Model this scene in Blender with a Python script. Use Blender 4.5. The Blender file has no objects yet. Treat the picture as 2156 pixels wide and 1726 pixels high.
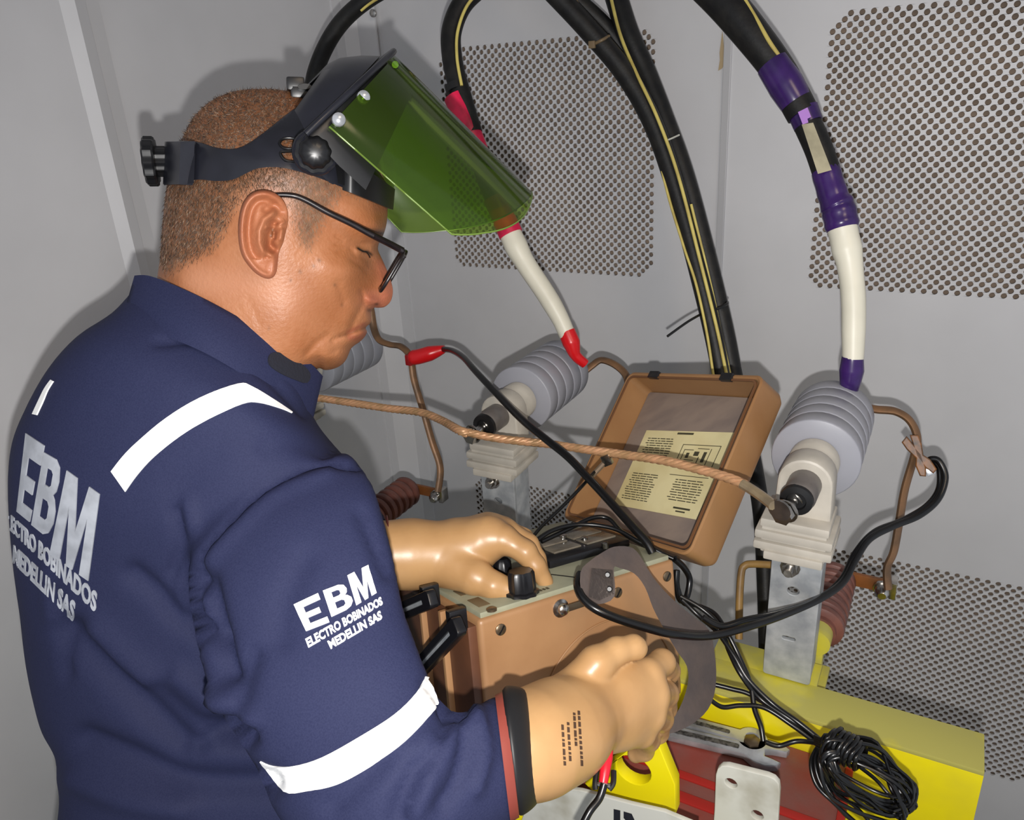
import bpy, bmesh, math, random
import numpy as np
from mathutils import Vector, Matrix
from mathutils.bvhtree import BVHTree
random.seed(7); rng = np.random.default_rng(7)
scene = bpy.context.scene
COL = scene.collection

# ------------------------------------------------------------------ camera, world, lights, exposure
F, CX, CY, CAMZ = 1640.0, 1078.0, 863.0, 1.6
xa = np.array([3078, -470, 1640.]); za = np.array([-252, 3980, 1640.])
za /= np.linalg.norm(za); xa -= za * (xa @ za); xa /= np.linalg.norm(xa); ya = np.cross(za, xa)
M = np.array([xa, ya, za])                       # camera axes -> world (x along the back wall, y into it, z up)
CAM = np.array([0, 0, CAMZ])
cd = bpy.data.cameras.new('camera'); co = bpy.data.objects.new('camera', cd); COL.objects.link(co)
cd.sensor_fit = 'HORIZONTAL'; cd.sensor_width = 36; cd.lens = F / 2156 * 36; cd.clip_start = .02; cd.clip_end = 50
co.matrix_world = Matrix([[*M[0], 0], [*M[1], 0], [*M[2], CAMZ], [0, 0, 0, 1]])
scene.camera = co
w = bpy.data.worlds.new('world'); scene.world = w; w.use_nodes = True
w.node_tree.nodes['Background'].inputs[0].default_value = (.84, .90, 1, 1)
w.node_tree.nodes['Background'].inputs[1].default_value = .54

def lamp(name, kind, loc, energy, color, **k):
    l = bpy.data.lights.new(name, kind); l.energy = energy; l.color = color
    for a, b in k.items(): setattr(l, a, b)
    o = bpy.data.objects.new(name, l); COL.objects.link(o); o.location = loc; return o
flash_at = CAM + M @ np.array([.004, -.05, .0])
fl_ = lamp('camera_flash', 'SPOT', flash_at, 29, (1, .975, .95), shadow_soft_size=.006, spot_size=math.radians(122), spot_blend=1)
fl_.rotation_euler = Vector(M @ np.array([(1120 - CX) / F, (CY - 800) / F, -1.])).to_track_quat('-Z', 'Y').to_euler()
al = lamp('overhead_lamp', 'AREA', (.75, -.1, 2.38), 5.5, (1, .76, .52), shape='DISK', size=.5)
al.rotation_euler = (math.radians(18), math.radians(10), 0)
vs = scene.view_settings
scene.display_settings.display_device = 'sRGB'
vs.view_transform = 'Standard'; vs.look = 'None'; vs.exposure = 0; vs.gamma = 1; vs.use_curve_mapping = False
scene.cycles.max_bounces = 8; scene.cycles.transparent_max_bounces = 16

# ------------------------------------------------------------------ pixel <-> space helpers
def V(p): return np.array(p, float)
def ray(u, v): return M @ np.array([(u - CX) / F, (CY - v) / F, -1.])
def Q(u, v, d): return CAM + ray(u, v) * d
def on(u, v, axis, val):
    r = ray(u, v); return CAM + r * ((val - CAM[axis]) / r[axis])
def onplane(u, v, P0, N):
    r = ray(u, v); return CAM + r * (((P0 - CAM) @ N) / (r @ N))
def pix(P):
    c = (np.asarray(P) - CAM) @ M
    return np.stack([CX + F * c[..., 0] / -c[..., 2], CY - F * c[..., 1] / -c[..., 2], -c[..., 2]], -1)
def unit(a): a = np.asarray(a, float); return a / np.linalg.norm(a)
def cr(pts, n=8, closed=False):
    """Catmull-Rom through pts, n samples per span"""
    p = np.asarray(pts, float); N = len(p); out = []
    for i in range(N if closed else N - 1):
        if closed: a, b, c, d = p[(i - 1) % N], p[i], p[(i + 1) % N], p[(i + 2) % N]
        else: a, b, c, d = p[max(i - 1, 0)], p[i], p[i + 1], p[min(i + 2, N - 1)]
        for k in range(n):
            t = k / n
            out.append(.5 * (2 * b + (c - a) * t + (2 * a - 5 * b + 4 * c - d) * t * t + (3 * b - a - 3 * c + d) * t ** 3))
    if not closed: out.append(p[-1])
    return np.array(out)
def resample(pts, n):
    p = np.asarray(pts, float); s = np.r_[0, np.cumsum(np.linalg.norm(np.diff(p, axis=0), axis=1))]
    t = np.linspace(0, s[-1], n)
    return np.stack([np.interp(t, s, p[:, k]) for k in range(p.shape[1])], 1)
def poly_dist(P, line):
    """distance of points P (n,2) to polyline"""
    best = np.full(len(P), 1e9); line = np.asarray(line, float)
    for a, b in zip(line[:-1], line[1:]):
        ab = b - a; t = np.clip(((P - a) @ ab) / max(ab @ ab, 1e-9), 0, 1)
        best = np.minimum(best, np.linalg.norm(P - a - t[:, None] * ab, axis=1))
    return best
def inside(P, poly):
    P = np.asarray(P, float); poly = np.asarray(poly, float); r = np.zeros(len(P), bool)
    for a, b in zip(poly, np.roll(poly, -1, 0)):
        c = (a[1] > P[:, 1]) != (b[1] > P[:, 1])
        with np.errstate(divide='ignore', invalid='ignore'):
            x = (b[0] - a[0]) * (P[:, 1] - a[1]) / (b[1] - a[1]) + a[0]
        r ^= c & (P[:, 0] < x)
    return r
def rbf(pts):
    """thin plate through (u, v, value)"""
    p = np.asarray(pts, float); X = p[:, :2] / 100; n = len(X)
    def k(r): return np.where(r > 1e-9, r * r * np.log(np.maximum(r, 1e-9)), 0)
    A = np.zeros((n + 3, n + 3)); A[:n, :n] = k(np.linalg.norm(X[:, None] - X[None], axis=2)) + np.eye(n) * .02
    A[:n, n] = 1; A[:n, n + 1:] = X; A[n, :n] = 1; A[n + 1:, :n] = X.T
    c = np.linalg.solve(A, np.r_[p[:, 2], 0, 0, 0])
    def f(P):
        Y = np.atleast_2d(np.asarray(P, float)) / 100; o = np.empty(len(Y))
        for i in range(0, len(Y), 20000):
            y = Y[i:i + 20000]
            o[i:i + 20000] = k(np.linalg.norm(y[:, None] - X[None], axis=2)) @ c[:n] + c[n] + y @ c[n + 1:]
        return o
    return f

# ------------------------------------------------------------------ materials
def lin(c):
    c = [x / 255 for x in c[:3]]
    return tuple(x / 12.92 if x <= .04045 else ((x + .055) / 1.055) ** 2.4 for x in c) + (1,)
MATS = {}
def mat(name, rgb, rough=.5, metal=0, var=.0, scale=30, bump=0, bscale=200, rgb2=None, spec=.5, stretch=None, thresh=(.4, .65), coat=0, detail=4):
    """principled with noise-mixed second colour and noise bump, in object space"""
    if name in MATS: return MATS[name]
    m = bpy.data.materials.new(name); m.use_nodes = True; nt = m.node_tree; n = nt.nodes; b = n['Principled BSDF']
    b.inputs['Roughness'].default_value = rough; b.inputs['Metallic'].default_value = metal
    b.inputs['Specular IOR Level'].default_value = spec; b.inputs['Coat Weight'].default_value = coat
    b.inputs['Base Color'].default_value = lin(rgb)
    tc = n.new('ShaderNodeTexCoord'); co_ = tc.outputs['Object']
    if stretch:
        mp = n.new('ShaderNodeMapping'); nt.links.new(co_, mp.inputs[0]); mp.inputs['Scale'].default_value = stretch; co_ = mp.outputs[0]
    if var or rgb2:
        nz = n.new('ShaderNodeTexNoise'); nz.inputs['Scale'].default_value = scale; nz.inputs['Detail'].default_value = detail
        nt.links.new(co_, nz.inputs['Vector'])
        rp = n.new('ShaderNodeMapRange'); rp.inputs['From Min'].default_value = thresh[0]; rp.inputs['From Max'].default_value = thresh[1]
        nt.links.new(nz.outputs['Fac'], rp.inputs['Value'])
        mx = n.new('ShaderNodeMix'); mx.data_type = 'RGBA'
        c2 = rgb2 if rgb2 else tuple(max(0, x * (1 - var)) for x in rgb)
        mx.inputs['A'].default_value = lin(rgb); mx.inputs['B'].default_value = lin(c2)
        nt.links.new(rp.outputs[0], mx.inputs['Factor']); nt.links.new(mx.outputs['Result'], b.inputs['Base Color'])
    if bump:
        nb = n.new('ShaderNodeTexNoise'); nb.inputs['Scale'].default_value = bscale; nb.inputs['Detail'].default_value = 3
        nt.links.new(co_, nb.inputs['Vector'])
        bp = n.new('ShaderNodeBump'); bp.inputs['Strength'].default_value = bump; bp.inputs['Distance'].default_value = .002
        nt.links.new(nb.outputs['Fac'], bp.inputs['Height']); nt.links.new(bp.outputs[0], b.inputs['Normal'])
    MATS[name] = m; return m
def vcol_mat(name, rough=.5, bump=.15, bscale=400, spec=.4, sss=0):
    m = mat(name, (128, 128, 128), rough, spec=spec, bump=bump, bscale=bscale); nt = m.node_tree
    a = nt.nodes.new('ShaderNodeVertexColor'); a.layer_name = 'Col'
    nt.links.new(a.outputs['Color'], nt.nodes['Principled BSDF'].inputs['Base Color'])
    if sss:
        b = nt.nodes['Principled BSDF']; b.inputs['Subsurface Weight'].default_value = sss
        b.inputs['Subsurface Radius'].default_value = (1, .4, .2); b.inputs['Subsurface Scale'].default_value = .004
    return m
def tint_mat(name, rgb, rough=.08, gloss=.08, body=.0, bodycol=None):
    """clear coloured sheet: tinted transparency, a little body colour, a gloss coat"""
    m = bpy.data.materials.new(name); m.use_nodes = True; nt = m.node_tree; n = nt.nodes
    n.remove(n['Principled BSDF']); out = n['Material Output']
    t = n.new('ShaderNodeBsdfTransparent'); t.inputs[0].default_value = (*rgb, 1)
    d = n.new('ShaderNodeBsdfDiffuse'); d.inputs[0].default_value = (*(bodycol or rgb), 1)
    g = n.new('ShaderNodeBsdfGlossy'); g.inputs['Roughness'].default_value = rough
    a = n.new('ShaderNodeMixShader'); a.inputs[0].default_value = body
    nt.links.new(t.outputs[0], a.inputs[1]); nt.links.new(d.outputs[0], a.inputs[2])
    fr = n.new('ShaderNodeFresnel'); fr.inputs[0].default_value = 1.45
    mu = n.new('ShaderNodeMath'); mu.operation = 'MULTIPLY'; mu.inputs[1].default_value = gloss / .04
    mu.use_clamp = True
    nt.links.new(fr.outputs[0], mu.inputs[0])
    c = n.new('ShaderNodeMixShader'); nt.links.new(mu.outputs[0], c.inputs[0])
    nt.links.new(a.outputs[0], c.inputs[1]); nt.links.new(g.outputs[0], c.inputs[2])
    nt.links.new(c.outputs[0], out.inputs[0]); MATS[name] = m; return m

# ------------------------------------------------------------------ objects, things, parts
def wloc(o):
    p = np.zeros(3)
    while o is not None: p = p + np.array(o.location); o = o.parent
    return p
def thing(name, label, cat, loc, group=None):
    o = bpy.data.objects.new(name, None); COL.objects.link(o); o.location = loc; o.empty_display_size = .05
    o['label'] = label; o['category'] = cat
    if group: o['group'] = group
    return o
def tag(o, label=None, cat=None, group=None, kind=None):
    for k, v_ in (('label', label), ('category', cat), ('group', group), ('kind', kind)):
        if v_: o[k] = v_
    return o
def link_mesh(name, me, m, parent=None, smooth=None):
    o = bpy.data.objects.new(name, me); COL.objects.link(o)
    if m: me.materials.clear(); me.materials.append(m)
    if parent is not None: o.parent = parent
    if smooth is not None and len(me.polygons):
        me.polygons.foreach_set('use_smooth', [True] * len(me.polygons))
        if smooth < 180: me.set_sharp_from_angle(angle=math.radians(smooth))
    return o
def obj(name, geo, m, parent=None, smooth=40, loc=None):
    """geo: list of (verts, faces) in world space; linked as one mesh object whose origin is the parent's base (or loc / its own centre)"""
    if isinstance(geo, tuple): geo = [geo]
    vs_, fs, k = [], [], 0
    for a, b in geo:
        a = np.asarray(a, float); vs_.append(a); fs += [[i + k for i in q] for q in b]; k += len(a)
    P = np.concatenate(vs_)
    base = wloc(parent) if parent is not None else (np.array([*(P.min(0) + P.max(0))[:2] / 2, P[:, 2].min()]) if loc is None else np.asarray(loc, float))
    me = bpy.data.meshes.new(name); me.from_pydata((P - base).tolist(), [], fs); me.update()
    bm = bmesh.new(); bm.from_mesh(me); bmesh.ops.recalc_face_normals(bm, faces=bm.faces); bm.to_mesh(me); bm.free()
    o = link_mesh(name, me, m, parent, smooth)
    if parent is None: o.location = base
    return o
def world_verts(o):
    n = len(o.data.vertices); a = np.empty(n * 3); o.data.vertices.foreach_get('co', a)
    return a.reshape(-1, 3) + wloc(o)
def bvh_of(*objs):
    vs_, fs, k = [], [], 0
    for o in objs:
        P = world_verts(o); vs_ += P.tolist(); fs += [[i + k for i in p.vertices] for p in o.data.polygons]; k += len(P)
    return BVHTree.FromPolygons(vs_, fs)
def copy_thing(root, off, label, group=None):
    r = root.copy(); COL.objects.link(r); r.location = Vector(root.location) + Vector(off); r['label'] = label
    if group: r['group'] = group
    for ch in root.children:
        c = ch.copy(); COL.objects.link(c); c.parent = r
        for g in ch.children:
            d = g.copy(); COL.objects.link(d); d.parent = c
    return r

# ------------------------------------------------------------------ shapes: each returns (verts, faces)
def frame_of(ax):
    ax = unit(ax); h = np.array([0, 0, 1.]) if abs(ax[2]) < .9 else np.array([1., 0, 0])
    e1 = unit(np.cross(h, ax)); return e1, np.cross(ax, e1), ax
def tube(pts, r, seg=10, flat=1.0, up=None, cap=True):
    P = np.asarray(pts, float); n = len(P); r = np.broadcast_to(np.asarray(r, float), (n,)) if np.ndim(r) <= 1 else r
    T = np.gradient(P, axis=0); T /= np.maximum(np.linalg.norm(T, axis=1), 1e-9)[:, None]
    e = frame_of(T[0])[0] if up is None else unit(np.cross(T[0], up)); vs_ = []
    for i in range(n):
        e = e - T[i] * (e @ T[i]); e = unit(e)
        if up is not None:
            c_ = np.cross(T[i], up)
            if np.linalg.norm(c_) > .1: e = unit(c_)
        f_ = np.cross(T[i], e)
        for k in range(seg):
            a = 2 * math.pi * k / seg
            vs_.append(P[i] + r[i] * (math.cos(a) * e + flat * math.sin(a) * f_))
    fs = [[i * seg + k, i * seg + (k + 1) % seg, (i + 1) * seg + (k + 1) % seg, (i + 1) * seg + k] for i in range(n - 1) for k in range(seg)]
    if cap: fs += [list(range(seg))[::-1], [(n - 1) * seg + k for k in range(seg)]]
    return np.array(vs_), fs
def loft(rings, cap=True, closed=True):
    R = np.asarray(rings, float); n, s = R.shape[:2]; fs = []
    for i in range(n - 1):
        for k in range(s if closed else s - 1):
            fs.append([i * s + k, i * s + (k + 1) % s, (i + 1) * s + (k + 1) % s, (i + 1) * s + k])
    if cap: fs += [list(range(s))[::-1], [(n - 1) * s + k for k in range(s)]]
    return R.reshape(-1, 3), fs
def lathe(c, ax, prof, seg=24, lobes=0, lobe_amp=0):
    e1, e2, ax = frame_of(ax); rings = []
    for t, r in prof:
        ring = []
        for k in range(seg):
            a = 2 * math.pi * k / seg; rr = r * (1 + lobe_amp * math.cos(lobes * a)) if lobes else r
            ring.append(c + ax * t + rr * (math.cos(a) * e1 + math.sin(a) * e2))
        rings.append(ring)
    return loft(rings)
def box(c, ex, ey, ez, bevel=0, seg=2):
    """box centred at c with half-edge vectors ex, ey, ez"""
    c, ex, ey, ez = map(V, (c, ex, ey, ez)); bm = bmesh.new()
    L = [np.linalg.norm(x) for x in (ex, ey, ez)]
    bmesh.ops.create_cube(bm, size=2)
    for v_ in bm.verts: v_.co = (v_.co.x * L[0], v_.co.y * L[1], v_.co.z * L[2])
    if bevel: bmesh.ops.bevel(bm, geom=bm.edges[:], offset=bevel, segments=seg, affect='EDGES', profile=.6)
    B = np.array([ex / L[0], ey / L[1], ez / L[2]])
    vs_ = np.array([v_.co[:] for v_ in bm.verts]) @ B + c
    fs = [[v_.index for v_ in f.verts] for f in bm.faces]; bm.free(); return vs_, fs
def curve_mesh(splines, extrude=0, bevel=0):
    """filled 2D outline(s) with even-odd holes -> mesh"""
    cu = bpy.data.curves.new('outline', 'CURVE'); cu.dimensions = '2D'; cu.fill_mode = 'BOTH' if extrude else 'FRONT'
    cu.extrude = extrude; cu.bevel_depth = bevel; cu.bevel_resolution = 1
    for sp in splines:
        s = cu.splines.new('POLY'); s.points.add(len(sp) - 1); s.use_cyclic_u = True
        for p, q in zip(s.points, sp): p.co = (q[0], q[1], 0, 1)
    o = bpy.data.objects.new('outline', cu); COL.objects.link(o)
    me = bpy.data.meshes.new_from_object(o.evaluated_get(bpy.context.evaluated_depsgraph_get()))
    vs_ = np.array([v_.co[:] for v_ in me.vertices]); fs = [list(p.vertices) for p in me.polygons]
    bpy.data.objects.remove(o); bpy.data.curves.remove(cu); bpy.data.meshes.remove(me)
    return vs_, fs
def plate(splines, P0, ex, ey, thick, bevel=0):
    """flat plate: 2D outlines in metres laid on axes ex, ey from P0"""
    vs_, fs = curve_mesh(splines, thick / 2, bevel); ez = np.cross(ex, ey)
    return P0 + vs_[:, :1] * ex + vs_[:, 1:2] * ey + vs_[:, 2:3] * ez, fs
def circle(cx, cy, r, n=20, ry=None): return [(cx + r * math.cos(2 * math.pi * k / n), cy + (ry or r) * math.sin(2 * math.pi * k / n)) for k in range(n)]
def rrect(x0, y0, x1, y1, r, n=5):
    out = []
    for cx_, cy_, a0 in ((x1 - r, y0 + r, -90), (x1 - r, y1 - r, 0), (x0 + r, y1 - r, 90), (x0 + r, y0 + r, 180)):
        for k in range(n + 1):
            a = math.radians(a0 + 90 * k / n); out.append((cx_ + r * math.cos(a), cy_ + r * math.sin(a)))
    return out
def patch(splines, mapf, thick, maxlen=14, mesh2d=None, inner=True):
    """2D outline in picture units, refined, wrapped on a surface by mapf(points, height) and given thickness"""
    vs_, fs = mesh2d if mesh2d else curve_mesh(splines)
    bm = bmesh.new(); bv = [bm.verts.new((p[0], p[1], 0)) for p in vs_]
    for q in fs:
        try: bm.faces.new([bv[i] for i in q])
        except ValueError: pass
    bmesh.ops.remove_doubles(bm, verts=bm.verts[:], dist=1e-4)
    for _ in range(6):
        bmesh.ops.triangulate(bm, faces=bm.faces[:])
        le = [e for e in bm.edges if e.calc_length() > maxlen]
        if not le: break
        bmesh.ops.subdivide_edges(bm, edges=le, cuts=1)
    bmesh.ops.triangulate(bm, faces=bm.faces[:]); bmesh.ops.beautify_fill(bm, faces=bm.faces[:], edges=bm.edges[:])
    bm.verts.index_update(); P = np.array([v_.co[:2] for v_ in bm.verts])
    A = mapf(P, thick); B = mapf(P, 0) if inner else None
    bad = ~np.isfinite(A).all(1); n = len(P); out = []
    faces = [[v_.index for v_ in f.verts] for f in bm.faces]; bm.free()
    faces = [q for q in faces if not bad[q].any()]
    if not inner: return np.nan_to_num(A), faces
    cnt = {}
    for q in faces:
        for a, b in zip(q, q[1:] + q[:1]): cnt[(a, b)] = 1
    out = list(faces) + [[i + n for i in q[::-1]] for q in faces]
    for (a, b) in cnt:
        if (b, a) not in cnt: out.append([b, a, a + n, b + n])
    vv = np.nan_to_num(np.concatenate([A, B])); used = sorted({i for q in out for i in q}); re = {i: k for k, i in enumerate(used)}
    return vv[used], [[re[i] for i in q] for q in out]
def ray_map(bvh, lift=0):
    def f(P, h):
        out = np.full((len(P), 3), np.nan)
        for i, (u, v_) in enumerate(P):
            d = unit(ray(u, v_)); hit = bvh.ray_cast(Vector(CAM), Vector(d))
            if hit[0] is not None:
                nn = np.array(hit[1]); nn = nn if nn @ d < 0 else -nn
                out[i] = np.array(hit[0]) + nn * (h + lift)
        return out
    return f
def text_mesh(s, bold=0.0):
    cu = bpy.data.curves.new('lettering', 'FONT'); cu.body = s; cu.offset = bold; cu.resolution_u = 3
    o = bpy.data.objects.new('lettering', cu); COL.objects.link(o)
    me = bpy.data.meshes.new_from_object(o.evaluated_get(bpy.context.evaluated_depsgraph_get()))
    vs_ = np.array([v_.co[:2] for v_ in me.vertices]); fs = [list(p.vertices) for p in me.polygons]
    bpy.data.objects.remove(o); bpy.data.curves.remove(cu); bpy.data.meshes.remove(me); return vs_, fs
def homog(src, dst):
    A = []; b = []
    for (x, y), (X, Y) in zip(src, dst):
        A += [[x, y, 1, 0, 0, 0, -X * x, -X * y], [0, 0, 0, x, y, 1, -Y * x, -Y * y]]; b += [X, Y]
    h = np.linalg.solve(np.array(A, float), np.array(b, float)); H = np.r_[h, 1].reshape(3, 3)
    def f(P):
        p = np.c_[P, np.ones(len(P))] @ H.T; return p[:, :2] / p[:, 2:]
    return f
def text_on(s, quad, mapf, thick, bold=0.0, maxlen=9):
    """lettering stretched on the picture quad TL, TR, BR, BL and laid on a surface"""
    vs_, fs = text_mesh(s, bold); x0, y0 = vs_.min(0); x1, y1 = vs_.max(0)
    H = homog([(x0, y1), (x1, y1), (x1, y0), (x0, y0)], quad); p = H(vs_)
    return patch(None, mapf, thick, maxlen, (np.c_[p, np.zeros(len(p))], fs))
def nets(f, lo, hi, h):
    """closed surface of the field f < 0 on a grid (surface nets)"""
    lo = V(lo); n = np.ceil((V(hi) - lo) / h).astype(int) + 1
    ax = [lo[i] + h * np.arange(n[i]) for i in range(3)]
    X = np.stack(np.meshgrid(*ax, indexing='ij'), -1); D = f(X.reshape(-1, 3)).reshape(n); S = D < 0
    c = np.zeros(n - 1); acc = np.zeros((*(n - 1), 3))
    I = np.stack(np.meshgrid(*[np.arange(k - 1) for k in n], indexing='ij'), -1).astype(float)
    corners = [(i, j, k) for i in (0, 1) for j in (0, 1) for k in (0, 1)]
    sl = lambda o_: tuple(slice(o_[i], n[i] - 1 + o_[i]) for i in range(3))
    for a in corners:
        for k in range(3):
            if a[k]: continue
            b = list(a); b[k] = 1; da, db = D[sl(a)], D[sl(b)]; x = (da < 0) != (db < 0)
            t = np.where(x, da / np.where(x, da - db, 1), 0)
            p = np.stack([a[q] + (t if q == k else 0 * t) for q in range(3)], -1)
            acc += p * x[..., None]; c += x
    act = c > 0; idx = np.full(n - 1, -1); idx[act] = np.arange(act.sum())
    P = lo + h * (I[act] + acc[act] / c[act][:, None]); fs = []
    for k in range(3):
        a_, b_ = (k + 1) % 3, (k + 2) % 3
        s0 = [slice(1, n[i] - 1) for i in range(3)]; s0[k] = slice(0, n[k] - 1); s1 = list(s0); s1[k] = slice(1, n[k])
        x = S[tuple(s0)] != S[tuple(s1)]; w_ = np.argwhere(x)
        if not len(w_): continue
        off = np.array([0 if i == k else 1 for i in range(3)]); cell = w_ + off
        fl = S[tuple(s0)][x]; ea = np.eye(3, dtype=int)[a_]; eb = np.eye(3, dtype=int)[b_]
        q = [idx[tuple((cell - d).T)] for d in (ea * 0, ea, ea + eb, eb)]
        q = np.stack(q, 1); q[~fl] = q[~fl][:, ::-1]; fs += q.tolist()
    return P, fs
def capsule_field(prims, k):
    """smooth union of tapered capsules (a, b, ra, rb)"""
    def f(X):
        acc = None
        for a, b, ra, rb in prims:
            ab = b - a; t = np.clip(((X - a) @ ab) / max(ab @ ab, 1e-12), 0, 1)
            d = np.linalg.norm(X - a - t[:, None] * ab, axis=1) - (ra + t * (rb - ra))
            if acc is None: acc = d
            else:
                h = np.clip(.5 + .5 * (acc - d) / k, 0, 1); acc = acc * (1 - h) + d * h - k * h * (1 - h)
        return acc
    return f
def pc(p): return Q(*p[:3]), p[3] * p[2] / F          # (u, v, depth, radius in picture units) -> point, metres
def chain(*ps): return [(pc(a)[0], pc(b)[0], pc(a)[1], pc(b)[1]) for a, b in zip(ps[:-1], ps[1:])]
def lead(pts, rpx, seg=8, n=8, **k):
    """cable through (u, v, depth) points, radius in metres or in picture units at the first depth"""
    P = cr([Q(*p) for p in pts], n); return tube(P, rpx * pts[0][2] / F, seg, **k)

# ------------------------------------------------------------------ materials in use
wall_m = mat('painted_steel', (206, 206, 208), .42, var=.06, scale=4, bump=.05, bscale=60, thresh=(.35, .75))
dark_m = mat('louvre_backing', (150, 132, 116), .8, var=.15, scale=20)
floor_m = mat('concrete', (120, 116, 110), .8, var=.2, scale=6, bump=.2)
black_m = mat('cable_jacket', (17, 17, 18), .5, var=.4, scale=60, spec=.35, rgb2=(30, 29, 27), bump=.1, bscale=300)
lead_m = mat('lead_pvc', (13, 13, 14), .28)
yellow_m = mat('yellow_paint', (232, 216, 14), .35, scale=9, rgb2=(206, 190, 44), bump=.08, bscale=80, thresh=(.45, .75))
paleyellow_m = mat('worn_yellow_paint', (176, 170, 88), .42, scale=12, rgb2=(206, 194, 36), bump=.08, bscale=80, thresh=(.52, .72))
red_board_m = mat('red_oxide_board', (124, 74, 66), .5, scale=25, rgb2=(132, 60, 50), bump=.15, bscale=120)
red_edge_m = mat('red_rubber', (160, 32, 24), .5)
galv_m = mat('galvanised_steel', (186, 190, 192), .45, metal=.35, scale=45, rgb2=(150, 155, 160), bump=.08, bscale=90, thresh=(.35, .65))
grey_label_m = mat('grey_label', (196, 196, 186), .5, scale=18, rgb2=(160, 156, 140), thresh=(.5, .7))
steel_m = mat('steel', (200, 196, 190), .25, metal=1, var=.2, scale=60)
chrome_m = mat('chrome', (196, 198, 202), .22, metal=.6, var=.2, scale=40)
copper_m = mat('copper_strand', (206, 156, 116), .42, metal=.25, scale=60, rgb2=(176, 138, 98))
brownbar_m = mat('oxidised_copper', (132, 98, 68), .45, metal=.3, scale=35, rgb2=(98, 76, 56), bump=.1, bscale=80)
brass_m = mat('aged_bronze', (128, 78, 26), .45, metal=.0, scale=90, rgb2=(58, 38, 20))
resin_m = mat('brown_resin', (118, 74, 64), .42, scale=30, rgb2=(92, 58, 52), bump=.05)
silicone_m = mat('grey_silicone', (152, 153, 161), .4, var=.04, scale=14, bump=.03, bscale=60)
poly_m = mat('beige_polymer', (190, 184, 172), .5, var=.1, scale=22, bump=.05, bscale=80)
greycyl_m = mat('grey_sleeve', (104, 98, 94), .35, var=.2, scale=30)
rubber_m = mat('black_rubber', (18, 18, 19), .4)
whitesl_m = mat('white_heatshrink', (226, 222, 204), .42, scale=9, rgb2=(208, 204, 186), bump=.06, bscale=40)
red_m = mat('red_heatshrink', (206, 18, 26), .3)
pink_m = mat('pink_tape', (226, 24, 76), .4, var=.2, scale=40)
purple_m = mat('purple_tape', (58, 31, 96), .25, scale=40, rgb2=(44, 23, 78))
lilac_m = mat('lilac_tape', (176, 128, 206), .35)
brownyel_m = mat('yellow_wire', (206, 190, 104), .5, scale=30, rgb2=(176, 158, 84))
paper_m = mat('old_paper', (226, 214, 164), .7, scale=12, rgb2=(206, 190, 136))
ink_m = mat('print_ink', (66, 62, 44), .7)
tan_m = mat('tan_bakelite', (164, 124, 86), .42, scale=10, rgb2=(150, 110, 74), bump=.06, bscale=160)
tanin_m = mat('tan_bakelite_inside', (150, 106, 66), .5, scale=10, rgb2=(138, 98, 62), bump=.06, bscale=160)
liner_m = mat('grey_brown_liner', (142, 126, 114), .6, scale=16, rgb2=(126, 112, 104), stretch=(1, 3, 1))
panel_m = mat('grey_green_panel', (158, 158, 134), .45, var=.12, scale=25)
browncase_m = mat('dark_brown_case', (98, 62, 42), .45, scale=14, rgb2=(78, 50, 36))
leather_m = mat('worn_leather', (84, 72, 66), .6, scale=25, rgb2=(70, 62, 60), bump=.2, bscale=150)
blackplastic_m = mat('black_plastic', (22, 22, 25), .3)
scr_m = mat('screw_bronze', (120, 104, 84), .35, metal=.8)
darkstrap_m = mat('black_band', (12, 13, 15), .5)

# ------------------------------------------------------------------ the setting: a steel cubicle
XL, YB = -1.05, 1.3
def quad_sheet(axis, val, a0, a1, b0, b1):
    k = [i for i in range(3) if i != axis]; P = np.zeros((4, 3)); P[:, axis] = val
    P[:, k[0]] = [a0, a1, a1, a0]; P[:, k[1]] = [b0, b0, b1, b1]; return P, [[0, 1, 2, 3]]
grilles = [(-.868, -.449, 1.279, 1.674), (-.197, .253, 1.279, 1.674), (-.868, -.449, .41, .809), (-.197, .253, .41, .809)]
xs = [XL - .03, -.868, -.449, -.197, .253, 1.1]; zs = [0, .41, .809, 1.279, 1.674, 2.5]
sheet = [quad_sheet(1, YB, x0, x1, z0, z1) for x0, x1 in zip(xs, xs[1:]) for z0, z1 in zip(zs, zs[1:]) if (x0, x1, z0, z1) not in grilles]
back_box = box((0, YB + .022, 1.25), (1.1, 0, 0), (0, .004, 0), (0, 0, 1.25))
wall_back = tag(obj('wall_back', sheet, wall_m, smooth=None, loc=(0, YB, 0)), kind='structure')
bk = obj('backing_sheet', back_box, dark_m, wall_back, None); bk['label'] = 'brown backing seen through the vent holes'
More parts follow.
